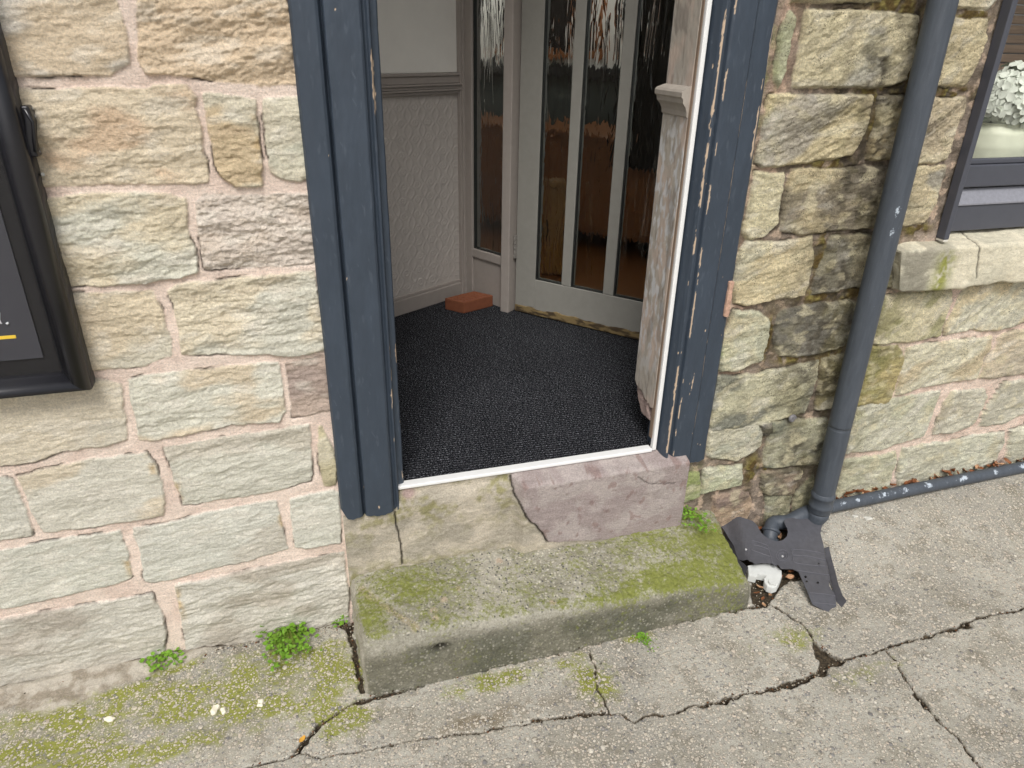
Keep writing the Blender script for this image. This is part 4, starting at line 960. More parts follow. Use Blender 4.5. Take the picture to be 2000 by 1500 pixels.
# partition wall over and beside the door
m = MB(); wallbox(m, K2, eD, nD, -.33, .766, -.05, 0., 2.501, 3.1); wallbox(m, K2, eD, nD, .766, .95, -.06, 0.002, FZ - .01, 3.1); m.build('door_lining', TAUPE, ID)

# ------------------------------------------------------------------ hall behind the glass
def hb(m, s0, s1, t0, t1, z0, z1, bev=0.): return wallbox(m, K2, eD, nD, s0, s1, t0, t1, z0, z1, bev)
HL = thing('hallway', 'dim hallway walls seen through the textured glass', 'room', tuple(loc3(K2, eD, nD, 0, -1., FZ)))
m = MB(); hb(m, -1.9, 1.0, -1.9, -1.84, 1.36, 2.7); m.build('upper_wall', WALLP, HL)
DKW = mat_simple('dark_green_grey_dado_paint', lin(78, 84, 80), .5, .4, var=.1)
m = MB(); hb(m, -1.9, 1.0, -1.9, -1.845, FZ - .02, 1.36); m.build('lower_wall', DKW, HL)
m = MB(); hb(m, -1.9, 1.0, -1.845, -1.81, 1.29, 1.355, .006); m.build('dado_rail', mat_simple('black_rail_paint', lin(46, 44, 42), .4, .5), HL)
m = MB(); hb(m, -1.9, -1.84, -1.84, -.12, FZ - .02, 2.7); m.build('end_wall', WALLP, HL)
m = MB(); hb(m, -1.9, .95, -1.0, -.05, 2.7, 2.76); m.build('ceiling', WALLP, HL)  # stops short of the far wall; unseen roof gap added to light the hall
m = MB(); hb(m, -1.9, -.52, -.14, -.08, FZ - .02, 2.7); m.build('near_wall', WALLP, HL)
# low end wall; the unseen opening above is added to let daylight in
m = MB(); hb(m, .95, 1.0, -1.84, -.12, FZ - .02, 1.0); m.build('low_end_wall', WALLP, HL)
WD = mat_simple('orange_brown_hall_timber', lin(142, 90, 48), .45, .4, var=.35, vs=10, stretch=(6, 6, .6))
WL = mat_simple('yellow_varnished_timber', lin(156, 116, 66), .4, .4, var=.25, vs=10, stretch=(6, 6, .6))
DK = mat_simple('near_black_curtain', lin(34, 28, 25), .9, .1, var=.3)
SB = thing('sideboard', 'orange-brown wooden sideboard blurred behind the inner door glass', 'sideboard', tuple(loc3(K2, eD, nD, -.4, -1.2, FZ)))
m = MB(); hb(m, -1.5, .55, -1.6, -1.15, FZ + .08, 1.02, .01); bdy = m.build('cabinet', WD, SB)
m = MB(); hb(m, -1.53, .58, -1.63, -1.12, 1.021, 1.05, .006); m.build('top', WD, SB)
for a in (-1.45, .15):
    for b in (-1.55, -1.22): hb(MBB := MB(), a, a + .05, b, b + .05, FZ, FZ + .079); MBB.build('foot', DK, SB)
for a in (-1.46, -1.02, -.58, -.14): hb(MBB := MB(), a, a + .4, -1.15, -1.135, FZ + .12, .98, .004); MBB.build('door', WD, SB)
PF = thing('dark_panel', 'made-up dark panel with orange-brown timber edging, dimming the hallway wall behind the glass', 'dark panel', tuple(loc3(K2, eD, nD, -.9, -1.84, 1.8)))  # invented dark panel that lowers the brightness seen through the panes
m = MB(); hb(m, -1.24, -.62, -1.838, -1.80, 1.44, 2.2, .004); m.build('dark_sheet', DK, PF)
m = MB(); hb(m, -1.27, -.59, -1.838, -1.785, 1.395, 1.439, .006); hb(m, -.619, -.575, -1.838, -1.785, 1.44, 2.24, .006); m.build('frame', WD, PF)
PT = thing('wooden_post', 'pale varnished timber post behind the left pane of the inner door', 'post', tuple(loc3(K2, eD, nD, -.13, -.6, FZ)))
m = MB(); hb(m, -.20, -.08, -.66, -.58, FZ, .86, .01); m.build('shaft', WL, PT)
m = MB(); hb(m, -.21, -.07, -.67, -.57, .861, .885, .006); m.build('cap', WL, PT)
o = MB(); hb(o, -.06, .55, -1.10, -1.04, .90, 2.3, .02); o = o.build('curtain', DK); tag(o, 'dark hanging curtain in the hallway behind the right-hand pane', 'curtain')

# ------------------------------------------------------------------ notice board case
NB = thing('notice_case', 'black glass-fronted notice case fixed to the left stone wall', 'notice board', (-.75, 0, .82))
BLK = mat_simple('black_gloss_frame', lin(30, 30, 34), .28, .5, var=.1, vs=60)
x1, z0, dpt = -.447, .815, .066
def rprof(w, d, n=10):   # quarter-round moulding: outer (0,0) -> outer front -> inner
    P = [(0, 0), (0, d * .55)]
    for i in range(n + 1):
        t = math.pi/2 * i / n; P.append((w * .5 * (1 - math.cos(t)), d * .55 + d * .45 * math.sin(t)))
    P += [(w * .62, d * .98), (w * .78, d * .86), (w * .9, d * .74), (w, d * .70), (w, 0)]
    return P
pr = rprof(.043, dpt)
def mitre(side):
    V = []; F = []
    for (a, d) in pr:
        if side == 'r': V += [(x1 - a, -d, z0 + a), (x1 - a, -d, 1.80)]
        if side == 'b': V += [(-1.15, -d, z0 + a), (x1 - a, -d, z0 + a)]
    n = len(pr); F = [(2*i, 2*i+1, 2*i+3, 2*i+2) for i in range(n - 1)]
    F += [tuple(2*i for i in range(n)), tuple(2*i+1 for i in range(n))]
    return V, F
for s_ in 'rb':
    V, F = mitre(s_); o = fixn(mk('frame', V, F, BLK, NB, smooth=False)); 
    o.data.polygons.foreach_set('use_smooth', np.array([len(p.vertices) == 4 for p in o.data.polygons]))
MB().box((-1.15, -dpt, 1.75), (x1 - .01, -.001, 1.80), .01).build('frame', BLK, NB); MB().box((-1.2, -dpt, z0), (-1.151, -.001, 1.80), .01).build('frame', BLK, NB)
MB().box((-1.15, -.030, z0 + .04), (x1 - .045, -.003, 1.75)).build('backing', mat_simple('black_backing_board', lin(26, 25, 27), .7, .3), NB)
q = onY(85, 698, -.033); q2 = onY(0, 706, -.033)
ps = MB().box((-1.0, -.0335, q[2]), (q[0], -.0305, 1.7)).build('poster', mat_simple('dark_grey_poster_print', lin(56, 56, 62), .55, .4, var=.06, b=.0003), NB)
a = onY(0, 660, -.0345); b = onY(31, 657, -.0345); MB().box((-1.0 + .1, -.0348, a[2] - .0035), (b[0], -.0336, a[2] + .0035), .0005).build('yellow_rule', mat_simple('yellow_ink', lin(226, 190, 60), .5), ps)
INK = mat_simple('white_ink', lin(225, 225, 228), .5)
def onp(u, v, Y=-.0346): return onY(u, v, Y)
m = MB(); m.tube([onp(-14, 612), onp(-7, 600), onp(-2, 612), onp(-2, 624), onp(1, 631), onp(4, 632)], [.0014, .0018, .0022, .0022, .002, .0012], 8); m.tube([onp(13, 630), onp(16, 633)], [.0028, .0024], 10)
lt_ = m.build('lettering', INK, ps, smooth=True)
MB().box((-1.12, -.0455, z0 + .045), (x1 - .046, -.042, 1.752)).build('glass_pane', None, NB)
gp = bpy.data.objects['glass_pane.004'] if 'glass_pane.004' in bpy.data.objects else [o for o in NB.children if o.name.startswith('glass_pane')][0]
gm, nt, bb = M('clear_case_glass'); bb.inputs['Base Color'].default_value = (1, 1, 1, 1); bb.inputs['Roughness'].default_value = .02
tr = N(nt, 'ShaderNodeBsdfTransparent'); gs = N(nt, 'ShaderNodeBsdfGlossy'); gs.inputs['Roughness'].default_value = .02; mx = N(nt, 'ShaderNodeMixShader'); fr = N(nt, 'ShaderNodeFresnel'); fr.inputs['IOR'].default_value = 1.35
geo = N(nt, 'ShaderNodeNewGeometry'); nt.links.new(math2(nt, 'MULTIPLY', fr.outputs[0], math2(nt, 'SUBTRACT', 1., geo.outputs['Backfacing'])), mx.inputs[0]); nt.links.new(tr.outputs[0], mx.inputs[1]); nt.links.new(gs.outputs[0], mx.inputs[2]); nt.links.new(mx.outputs[0], nt.nodes['Material Output'].inputs[0])
gp.data.materials.clear(); gp.data.materials.append(gm); CLEAR = gm
# hinge on its right side
h0 = onY(50, 205, -.02); h1 = onY(74, 305, -.02)
V, F = rockbox((.014, .03, h0[2] - h1[2]), (3, 6, 24), .004, 2); x, y, z = V.T; V = V + np.array([x1 + .007, -.02, (h0[2] + h1[2]) / 2]); V[:, 0] += .004 * np.sin(z * 60)
hn = mk('hinge', V, F, BLK, NB)
m = MB(); m.tube([(x1 + .010, -.036, h1[2] + .01), (x1 + .017, -.034, h1[2] + .06), (x1 + .010, -.036, h0[2] - .005)], [.004, .003, .004], 12); m.build('pin', BLK, hn, smooth=True)
STL = mat_simple('bright_steel', lin(190, 186, 176), .3, .5, metal=.9)
for u, v in ((57, 213), (62, 228), (71, 298), (80, 342)):
    p = onY(u, v, -.02); s_ = MB().tube([(p[0] - .002, -.012, p[2]), (p[0] + .003, -.018, p[2] + .001)], .0035, 12); s_.build('screw', STL, hn)

# ------------------------------------------------------------------ window, sill
WN = thing('window', 'grey-framed shop window over a stone sill at the right', 'window', (2.3, 0, .87))
WF = mat_simple('purple_grey_window_paint', lin(74, 76, 84), .42, .45, var=.05, b=.0002)
def vsec(pxs, Y): return [onY(1900, v, Y)[2] for v in pxs]
xa = onY(1829, 465, -.03)[0]; xb = onY(1853, 465, -.03)[0]
xa = onY(1829, 465, -.006)[0]; xb = onY(1854, 465, -.032)[0]
m = MB(); m.box((xa, -.032, 1.008), (xb, -.002, 2.2), .002); m.build('casing', WF, WN)
MB().box((xa + .001, -.031, 1.003), (xb - .001, -.003, 1.0075)).build('casing_end', mat_simple('bare_white_primer', lin(220, 216, 206), .7), WN)
xw0, xw1 = 1.7905, 3.05
zA, zB = onY(1900, 320, .045)[2], onY(1900, 366, .045)[2]
m = MB(); m.box((xw0, .045, zB), (xw1, .10, zA - .004), .004); m.box((xw0, .052, zA - .0035), (xw1, .072, zA + .012), .004); m.build('bottom_rail', WF, WN)
zC, zD = onY(1900, 398, .03)[2], onY(1900, 431, .03)[2]
LT = mat_simple('light_worn_grey_paint', lin(130, 131, 138), .5, .45, var=.12, vs=90)
V = [(xw0, .060, zB - .006), (xw1, .060, zB - .006), (xw0, .03, zC), (xw1, .03, zC), (xw0, .03, zC - .004), (xw1, .03, zC - .004), (xw0, .10, zC - .004), (xw1, .10, zC - .004), (xw0, .10, zB - .006), (xw1, .10, zB - .006)]
F = [(0,2,3,1), (2,4,5,3), (4,6,7,5), (6,8,9,7), (8,0,1,9), (0,8,6,4,2), (1,3,5,7,9)]
fixn(mk('sill_slope', V, F, LT, WN, smooth=False))
m = MB(); m.box((xw0, .034, zD - .03), (xw1, .11, zC - .005), .002); m.build('sub_frame', WF, WN)
MB().box((xw0, .058, zA + .012), (xw1, .062, 2.15)).build('glass_pane', CLEAR, WN)
MB().box((xw0 - .02, .04, 2.1), (xw1, .11, 2.2)).build('top_rail', WF, WN)
MB().box((xw1 - .06, .04, zC), (xw1, .11, 2.1)).build('casing', WF, WN)
dim = (1.55, .16, .125); V, F = rockbox(dim, (400, 36, 44), .010, 3)
z00 = onY(1756, 482, -.05)[2]
c8 = [(1.640, -.052, .862), (3.2, -.052, .865), (1.655, .11, .87), (3.2, .11, .87), (1.612, -.048, .992), (3.2, -.048, .975), (1.60, .11, 1.012), (3.2, .11, 1.012)]
V = trilin(V, dim, c8); x, y, z = V.T; Nn = vnormals(V, F)
bt = ss(.90, .86, z); h = .004 * fbm(x*7, y*7, z*9, 3, 3) + .002 * fbm(x*40, y*40, z*40, 4, 5) + bt * .008 * fbm(x*11, y*11, 1, 3, 7)
h = h - .012 * np.exp(-((x - 1.62) / .03) ** 2)
CS = [tuple(onZ(u, v, 1.0)[:2]) for u, v in ((1852, 442), (1890, 462), (1915, 474))]; cdp, _ = line_d(x, y, CS)
CF = [tuple(onY(u, v, -.05)[[0, 2]]) for u, v in ((1916, 476), (1912, 500), (1908, 543))]; cfd, _ = line_d(x + .002 * fbm(x*40, z*40, 0, 2, 3), z, CF)
ck = np.maximum(ss(.0035, .001, cdp) * ss(.5, .8, Nn[:, 2]), ss(.0035, .001, cfd) * ss(.5, .8, -Nn[:, 1])); h = h - .004 * ck
V = V + Nn * h[:, None]
c = cmix(np.tile(lin(222, 214, 190), (len(x), 1)), lin(208, 202, 180), ss(-.3, .3, fbm(x*7, y*7, z*7, 4, 9)))
c = cmix(c, lin(120, 116, 104), .7 * ss(1.85, 1.70, x + .03 * fbm(x*14, z*14, 1, 3, 11)) * ss(-.3, .2, fbm(x*11, z*11, 3, 4, 13)) * ss(-.2, .3, -Nn[:, 1]))
q = onY(1848, 510, -.05); c = cmix(c, lin(138, 142, 40), .85 * np.exp(-((x - q[0] + (z - .93) * -.1) / .030) ** 2) * ss(.99, .96, z) * ss(-.5, .1, fbm(x*40, z*30, 3, 4, 15)))
c = cmix(c, lin(50, 44, 36), .9 * ck)
sl = mk('sill', V, F, mat_masonry('pale_sill_stone', grain=.2, b2=.002), WN, attrs={'Col': c}); sl['label'] = 'cracked pale stone sill with a green stain'
# display behind the glass
RM_ = thing('window_display', 'shallow display recess behind the shop window with brown slatted back', 'display', (2.4, .5, 1.1))
MB().box((1.70, .112, 1.02), (3.2, .70, 1.125)).build('window_board', mat_simple('pale_grey_window_board', lin(176, 172, 176), .5, .4), RM_)
SLT = mat_simple('brown_slat_wood', lin(120, 104, 88), .6, .3, var=.2, vs=8, stretch=(1, 1, 14))
m = MB(); [m.box((1.70, .52, 1.40 + i * .03), (3.2, .545, 1.427 + i * .03), .004) for i in range(26)]; m.build('brown_slats', SLT, RM_)  # row of brown slats filling the upper back of the recess
MB().box((1.70, .60, 1.125), (3.2, .66, 1.40)).build('back_board', mat_simple('mid_grey_back_board', lin(140, 136, 140), .6), RM_)
MB().box((1.70, .515, 1.34), (3.2, .56, 1.398), .005).build('green_rail', mat_simple('olive_green_rail', lin(78, 84, 62), .6), RM_)
MB().box((1.62, .25, 1.02), (1.70, .7, 2.3)).build('side_board', SLT, RM_)
MB().box((1.62, .11, 2.2), (3.2, .7, 2.26)).build('top_board', SLT, RM_)
vc = onY(1936, 316, .24); vx = onY(1937, 280, .24)
VB = (vx[0] + .0, .24, 1.126)
top_z = onY(1935, 238, .24)[2] - 1.126
r_ = .5 * (onY(1982, 285, .24)[0] - onY(1888, 285, .24)[0])
prof = [(r_*.62, 0), (r_*.80, .004), (r_*.97, top_z*.35), (r_, top_z*.6), (r_*.93, top_z*.85), (r_*.80, top_z*.96), (r_*.84, top_z), (r_*.78, top_z), (r_*.74, top_z*.93), (r_*.7, top_z*.5), (.001, top_z*.4)]
pp = []
for (a, b), (c_, d) in zip(prof[:-1], prof[1:]):
    for i in range(5): pp.append((lerp(a, c_, i/5), lerp(b, d, i/5)))
o = MB().lathe(VB, pp, 90, wob=lambda t, z: .012 * math.sin(t * 45)).build('vase', mat_simple('pale_sage_ceramic', lin(206, 210, 186), .45, .4, var=.06, vs=25), smooth=True, loc=VB); tag(o, 'pale sage ribbed ceramic vase standing inside the shop window', 'vase')
FL = thing('hydrangea', 'white hydrangea flower head in the pale vase behind the window glass', 'flowers', (VB[0], VB[1], VB[2] + top_z))
fc = onY(1972, 196, .24); fr_ = .5 * (onY(2030, 200, .24)[0] - onY(1912, 200, .24)[0])
rn = random.Random(4); Vp = []; Fp = []
for k in range(260):
    u = rn.uniform(-1, 1); th = rn.uniform(0, 6.283); 
    d = np.array([math.sqrt(1-u*u)*math.cos(th), math.sqrt(1-u*u)*math.sin(th), u * .8]); c0 = fc + d * fr_ * rn.uniform(.86, 1.02)
    nrm = d / np.linalg.norm(d) + np.array([rn.uniform(-.3, .3) for _ in range(3)]); nrm /= np.linalg.norm(nrm); a = np.cross(nrm, [.3, .2, 1]); a /= np.linalg.norm(a); b = np.cross(nrm, a); r0 = rn.uniform(0, 6)
    for j in range(4):
        t = r0 + j * math.pi/2; e1 = math.cos(t)*a + math.sin(t)*b; e2 = -math.sin(t)*a + math.cos(t)*b; s = fr_ * rn.uniform(.16, .22); n0 = len(Vp)
        for (rr, ww, hh) in ((0, 0, 0), (.45, -.42, .10), (.95, -.40, .02), (1.1, 0, -.12), (.95, .40, .02), (.45, .42, .10)): Vp.append(c0 + s * (e1 * rr + e2 * ww + nrm * (hh + .15)))
        Fp += [(n0, n0+1, n0+2, n0+3), (n0, n0+3, n0+4, n0+5)]
PW = mat_simple('white_silk_petal', lin(214, 220, 206), .6, .2, var=.05)
mk('petals', np.array(Vp), np.array(Fp), PW, FL, smooth=True)
Vl, Fl = [], []
for ang, L in ((3.4, .11), (-.5, .12), (4.6, .10), (5.4, .11)):
    e1 = np.array([math.cos(ang), math.sin(ang), -.05]); e2 = np.array([-math.sin(ang), math.cos(ang), 0]); c0 = np.array([VB[0], VB[1], VB[2] + top_z + .006]); n0 = len(Vl)
    for i in range(9):
        t = i / 8; w = .034 * math.sin(math.pi * t ** .8) + .001
        for sgn in (-1, 0, 1): Vl.append(c0 + e1 * L * t + e2 * w * sgn + np.array([0, 0, .012 * math.sin(t * 3) + .008 * abs(sgn)]))
    for i in range(8):
        for k in range(2): Fl.append((n0+i*3+k, n0+i*3+k+1, n0+i*3+k+4, n0+i*3+k+3))
mk('leaf', np.array(Vl), np.array(Fl), mat_simple('pale_green_leaf', lin(150, 176, 150), .5, .3, var=.1), FL)
m = MB(); m.tube([(VB[0], VB[1], VB[2] + top_z * .4), tuple(fc)], .006, 8); m.build('stem', bpy.data.materials['pale_green_leaf'], FL)

# ------------------------------------------------------------------ downpipe
PIPE = lin(71, 77, 85)
def mat_pipe(name, paint):
    m, nt, b = M(name); co = obj_coords(nt, (1, 1, .12)); cc = obj_coords(nt)
    c = mixc(nt, mrange(nt, noise(nt, co, 80, 6, .7), .4, .75, 0, .5), tuple(PIPE * .9), tuple(lin(92, 98, 106)))
    c = mixc(nt, mrange(nt, noise(nt, cc, 300, 3, .7), .66, .74, 0, .35), c, tuple(lin(150, 150, 150)))
    if paint:
        sp = N(nt, 'ShaderNodeSeparateColor'); nt.links.new(attr(nt, 'Msk').outputs['Color'], sp.inputs[0])
        f = mrange(nt, math2(nt, 'ADD', sp.outputs[0], noise(nt, cc, 110, 4, .7)), 1.02, 1.12, 0, .85)
        c = mixc(nt, f, c, tuple(lin(186, 196, 206)))
    nt.links.new(c, b.inputs['Base Color']); b.inputs['Roughness'].default_value = .48; b.inputs['Specular IOR Level'].default_value = .4
    nt.links.new(bump(nt, noise(nt, cc, 60, 4, .6), .0005), b.inputs['Normal']); return m
MP = mat_pipe('grey_plastic_pipe', True)
YP = -.07
pt = onY(1842, 0, YP); pb = onY(1605.6, 975, YP); R_ = .0335
DP = thing('downpipe', 'slate-grey plastic rainwater downpipe running down the mossy wall', 'drainpipe', (pb[0], YP, pb[2] - .05))
d_ = (pt - pb) / np.linalg.norm(pt - pb)
zj = onY(1644, 832, YP)[2]; pj = pb + d_ * ((zj - pb[2]) / d_[2])
def tubemsk(name, pts, rad, spots, parent, n=64):
    mb = MB().tube(pts, rad, n, cap=True); V = np.array(mb.V); w = np.zeros(len(V))
    for (q, r, k) in spots: w = np.maximum(w, k * np.exp(-(np.linalg.norm((V - q) / r, axis=1)) ** 2))
    return mk(name, mb.V, mb.F, MP, parent, attrs={'Msk': np.stack([w, w*0, w*0], 1)})
def seg(a, b, n): return [a + (b - a) * i / n for i in range(n + 1)]
spots = [(onY(u, v, YP - R_ * .9), np.array([.012, .03, rz]), k) for u, v, rz, k in ((1752, 415, .035, .62), (1742, 455, .028, .6), (1756, 440, .02, .5), (1700, 620, .12, .38), (1690, 690, .1, .3))]
top_ = pt + d_ * 1.0
tubemsk('upper_pipe', seg(pj + d_ * .004, top_, 400), R_, spots, DP)
tubemsk('lower_pipe', seg(pb - d_ * .01, pj - d_ * .004, 160), R_ * 1.005, [], DP)
tubemsk('joint_ring', seg(pj - d_ * .012, pj + d_ * .012, 6), [R_*.96, R_*.99, R_*.985, R_*.985, R_*.985, R_*.99, R_*.96], [], DP)
# coupling with two ribs
cp = [(-.045, 1.01), (-.040, 1.05), (-.026, 1.06), (-.024, 1.11), (-.018, 1.12), (-.015, 1.07), (.012, 1.06), (.014, 1.12), (.020, 1.12), (.023, 1.07), (.028, 1.05), (.030, 1.01)]
tubemsk('coupling', [pb + d_ * a for a, r in cp], [R_ * r for a, r in cp], [], DP)
sh = [pb - d_ * .04, pb - d_ * .06, pb + np.array([-.004, .01, -.09]), pb + np.array([-.008, .02, -.14])]
tubemsk('shoe', sh, [R_ * 1.0, R_ * .98, R_ * .9, R_ * .85], [], DP)

# small pipe along the foot of the wall
SP = thing('waste_pipe', 'thin grey pipe with flaking white paint lying along the wall foot', 'pipe', (1.9, -.04, gz(1.9)))
yw_ = -.040; r2 = .0205
def gpt(u, v): return onY(u, v, yw_ - 0.0)
A1 = onY(1640, 986, yw_); A2 = onY(1800, 952, yw_); A3 = onY(2000, 912, yw_); A4 = A3 + (A3 - A2) * 3
path = seg(A1 + (A1 - A2) * .30, A1, 20)[:-1] + seg(A1, A2, 60)[:-1] + seg(A2, A3, 60)[:-1] + seg(A3, A4, 60)
rs_ = random.Random(2); spots = [(np.array([x_, yw_ - .01, 0.10 + .02]), np.array([.06, .05, .03]), .55) for x_ in (1.72, 1.86, 2.0, 2.12, 2.3, 2.45)]
spots = [(np.array([p[0] + .01 * math.sin(i_ * 7.), yw_ - .012, p[2] + .014]), np.array([.034 + .012 * math.sin(i_ * 5.), .022, .018]), .54 + .12 * math.sin(i_ * 3.)) for i_, p in enumerate(path[20::9])]
tubemsk('pipe_run', path, r2, spots, SP, 40)
E0 = A1 + (A1 - A2) * .30
E1 = onZ(1530, 1010, .095); E1[1] = min(E1[1], -.045)
el = [E0, E0 * .5 + E1 * .5 + np.array([0, 0, .004]), E1, onZ(1512, 1022, .09), onZ(1505, 1040, .075), onZ(1502, 1062, .045), onZ(1500, 1085, .0)]
def smooth_path(P, n=6):
    P = [np.array(p) for p in P]; out = []
    for i in range(len(P) - 1):
        p0, p1, p2, p3 = P[max(i-1, 0)], P[i], P[i+1], P[min(i+2, len(P)-1)]
        for k in range(n):
            t = k / n; out.append(.5 * ((2*p1) + (-p0+p2)*t + (2*p0-5*p1+4*p2-p3)*t*t + (-p0+3*p1-3*p2+p3)*t**3))
    out.append(P[-1]); return out
ep = smooth_path(el, 8); tubemsk('elbow', ep, r2 * 1.15, [(ep[10], np.array([.03]*3), .45)], SP, 40)
for k in (31, 37):
    dd = ep[k+1] - ep[k]; dd /= np.linalg.norm(dd); tubemsk('collar', [ep[k] - dd * .006, ep[k] - dd*.004, ep[k] + dd * .004, ep[k] + dd * .006], [r2*1.2, r2 * 1.42, r2 * 1.42, r2*1.2], [], SP, 36)

# ------------------------------------------------------------------ broken black plastic guard and white fitting
PL = lambda a, b: (1400 + a / 5.557, 950 + b / 5.557)
tip = onG(*PL(1280, 1365), .004); pr_ = onZ(*PL(1160, 355), .105); plf = onZ(*PL(100, 300), .125)
nrm = np.cross(pr_ - tip, plf - tip); nrm /= np.linalg.norm(nrm); nrm = nrm if nrm[2] > 0 else -nrm
def onPl(u, v, off=0.):
    d = ray(u, v); t = nrm @ (tip + nrm * off - CAM) / (nrm @ d); return CAM + t * d
outl = [(100,300),(240,350),(380,400),(430,450),(450,490),(470,520),(500,550),(540,575),(590,600),(640,612),(690,604),(720,590),(755,555),(765,510),(755,470),(740,450),(722,415),(722,395),(745,372),(800,365),(960,355),(1160,355),(1150,400),(1138,450),(1128,500),(1150,570),(1172,640),(1180,700),(1192,760),(1212,850),(1232,950),(1240,1010),(1246,1060),(1262,1110),(1292,1175),(1300,1230),(1312,1290),(1312,1340),(1280,1365),(1160,1322),(1040,1275),(1010,1220),(985,1165),(950,1090),(912,1000),(896,960),(885,930),(860,918),(820,902),(760,905),(690,905),(672,875),(655,858),(640,880),(610,858),(590,845),(560,848),(540,842),(510,846),(480,842),(450,850),(410,858),(380,830),(350,815),(330,792),(290,780),(250,745),(230,680),(205,600),(180,550),(150,500),(110,430),(72,380)]
import bmesh
BP = mat_simple('matt_black_scuffed_plastic', lin(80, 80, 85), .42, .45, var=.16, vs=60, b=.0006, bs=40)
GD = thing('plastic_guard', 'broken black plastic guard piece lying over the gully below the downpipe', 'drain cover', tuple(onPl(*PL(700, 800))))
def bend(p):   # a gentle fold plus warp, in photo crop coordinates
    a, b = p
    h = .010 * math.sin(a / 330.) - .006 * ss(1150, 1320, b) * 1. + .004 * math.sin(b / 160.)
    h -= .05 * float(ss(235, 90, a + (b - 300) * -.25)) * .6
    return h
def sheet(name, outl, hole_fs, parent, mat, off=0., th=.003):
    bm = bmesh.new()
    from mathutils.geometry import delaunay_2d_cdt
    pts = [Vector(p) for p in outl]; n = len(pts); edges = [(i, (i + 1) % n) for i in range(n)]
    for f in hole_fs:
        m0 = len(pts); k = len(f); pts += [Vector(q) for q in f]; edges += [(m0 + i, m0 + (i + 1) % k) for i in range(k)]
    A = np.array(outl); lo, hi = A.min(0), A.max(0); g = np.array([(a, b) for a in np.arange(lo[0], hi[0], 26) for b in np.arange(lo[1], hi[1], 26)])
    sd = poly_sd(g[:, 0], g[:, 1], outl); ok = sd > 12
    for f in hole_fs: ok &= poly_sd(g[:, 0], g[:, 1], f) < -4
    pts += [Vector(q) for q in g[ok].tolist()]
    vs, es, fs, *_ = delaunay_2d_cdt(pts, edges, [], 0, 1e-4)
    keep = []
    for f in fs:
        c = np.mean([vs[i] for i in f], axis=0)
        ins = poly_sd(np.array([c[0]]), np.array([c[1]]), outl)[0] > 0
        for h in hole_fs: ins &= poly_sd(np.array([c[0]]), np.array([c[1]]), h)[0] < 0
        if ins: keep.append(f)
    V = []
    for v in vs: V.append(onPl(*PL(v[0], v[1]), off) + nrm * bend(v))
    n0 = len(V); V2 = [p - nrm * th for p in V]
    cnt = {}
    for f in keep:
        for i in range(len(f)):
            e = (f[i], f[(i + 1) % len(f)]); cnt[tuple(sorted(e))] = cnt.get(tuple(sorted(e)), []) + [e]
    F = [tuple(f) for f in keep] + [tuple(i + n0 for i in reversed(f)) for f in keep]
    for k, e in cnt.items():
        if len(e) == 1: a, b = e[0]; F.append((b, a, a + n0, b + n0))
    o = fixn(mk(name, V + V2, F, mat, parent, smooth=False)); return o
circ = lambda a, b, r: [(a + r * math.cos(t * math.pi / 5), b + r * math.sin(t * math.pi / 5)) for t in range(10)]
slit = [(980,652),(1110,648),(1150,660),(1180,700),(1174,704),(1142,672),(1105,656)]
sheet('guard_plate', outl, [circ(962, 984, 15), circ(971, 1037, 13), circ(1097, 1042, 14), circ(1113, 825, 10), [(1228,1010),(1222,1060),(1240,1100),(1276,1140),(1256,1090),(1236,1050)]], GD, BP)
# side wall of the plate, ribs and boss
def strip3(P, Q, name, mat, th=.002):
    V = [*P, *Q]; n = len(P); V = [np.array(v) for v in V]; V2 = [v + nrm * -.001 + np.array([.002, .001, 0]) for v in V]; F = [(i, i+1, n+i+1, n+i) for i in range(n-1)]; m = len(V)
    F += [tuple(k + m for k in reversed(f)) for f in F]; F += [(0, n, m + n, m), (n-1, m+n-1, m+2*n-1, 2*n-1)] + [(i, m+i, m+i+1, i+1) for i in range(n-1)] + [(n+i, n+i+1, m+n+i+1, m+n+i) for i in range(n-1)]
    return fixn(mk(name, V + V2, F, mat, GD, smooth=False))
ed_ = [(100,300),(150,430),(205,600),(250,745),(290,800),(340,880)]
P_ = [onPl(*PL(a, b)) + nrm * (bend((a, b)) - .002) for a, b in ed_]; strip3(P_, [p + np.array([-.012, -.004, -.055 + .005 * i]) for i, p in enumerate(P_)], 'side_flange', BP)
ed2 = [(1172,645),(1192,760),(1232,950),(1262,1110),(1300,1230),(1345,1310)]
P_ = [onPl(*PL(a, b)) + nrm * (bend((a, b)) - .004) + np.array([.003, 0, 0]) for a, b in ed2]; strip3(P_, [np.array([p[0] + .016, p[1], max(gz(p[0]) + .002, p[2] - .03)]) for p in P_], 'side_flange', BP)
def rib(pts, r=.0012):
    P = [onPl(*PL(a, b)) + nrm * (bend((a, b)) + .0006) for a, b in pts]; return P
RB = mat_simple('scuffed_rib_plastic', lin(98, 98, 104), .5, .4)
for pts in ([(230,560),(400,610),(550,660)],[(250,610),(420,655),(560,700)],[(370,700),(470,740),(580,775)],[(545,655),(570,740),(600,845)],
            [(810,690),(1000,690),(1170,715)],[(820,750),(1000,752),(1190,780)],[(830,770),(845,830),(1010,848),(1200,850)],[(860,915),(1000,930),(1230,945)],[(806,690),(822,750)],
            [(1000,1165),(1140,1165),(1290,1180)],[(1045,1262),(1180,1262),(1305,1268)]):
    P = rib(pts); m = MB().tube(smooth_path(P, 5), .0011, 6); m.build('rib', RB, GD, smooth=True)
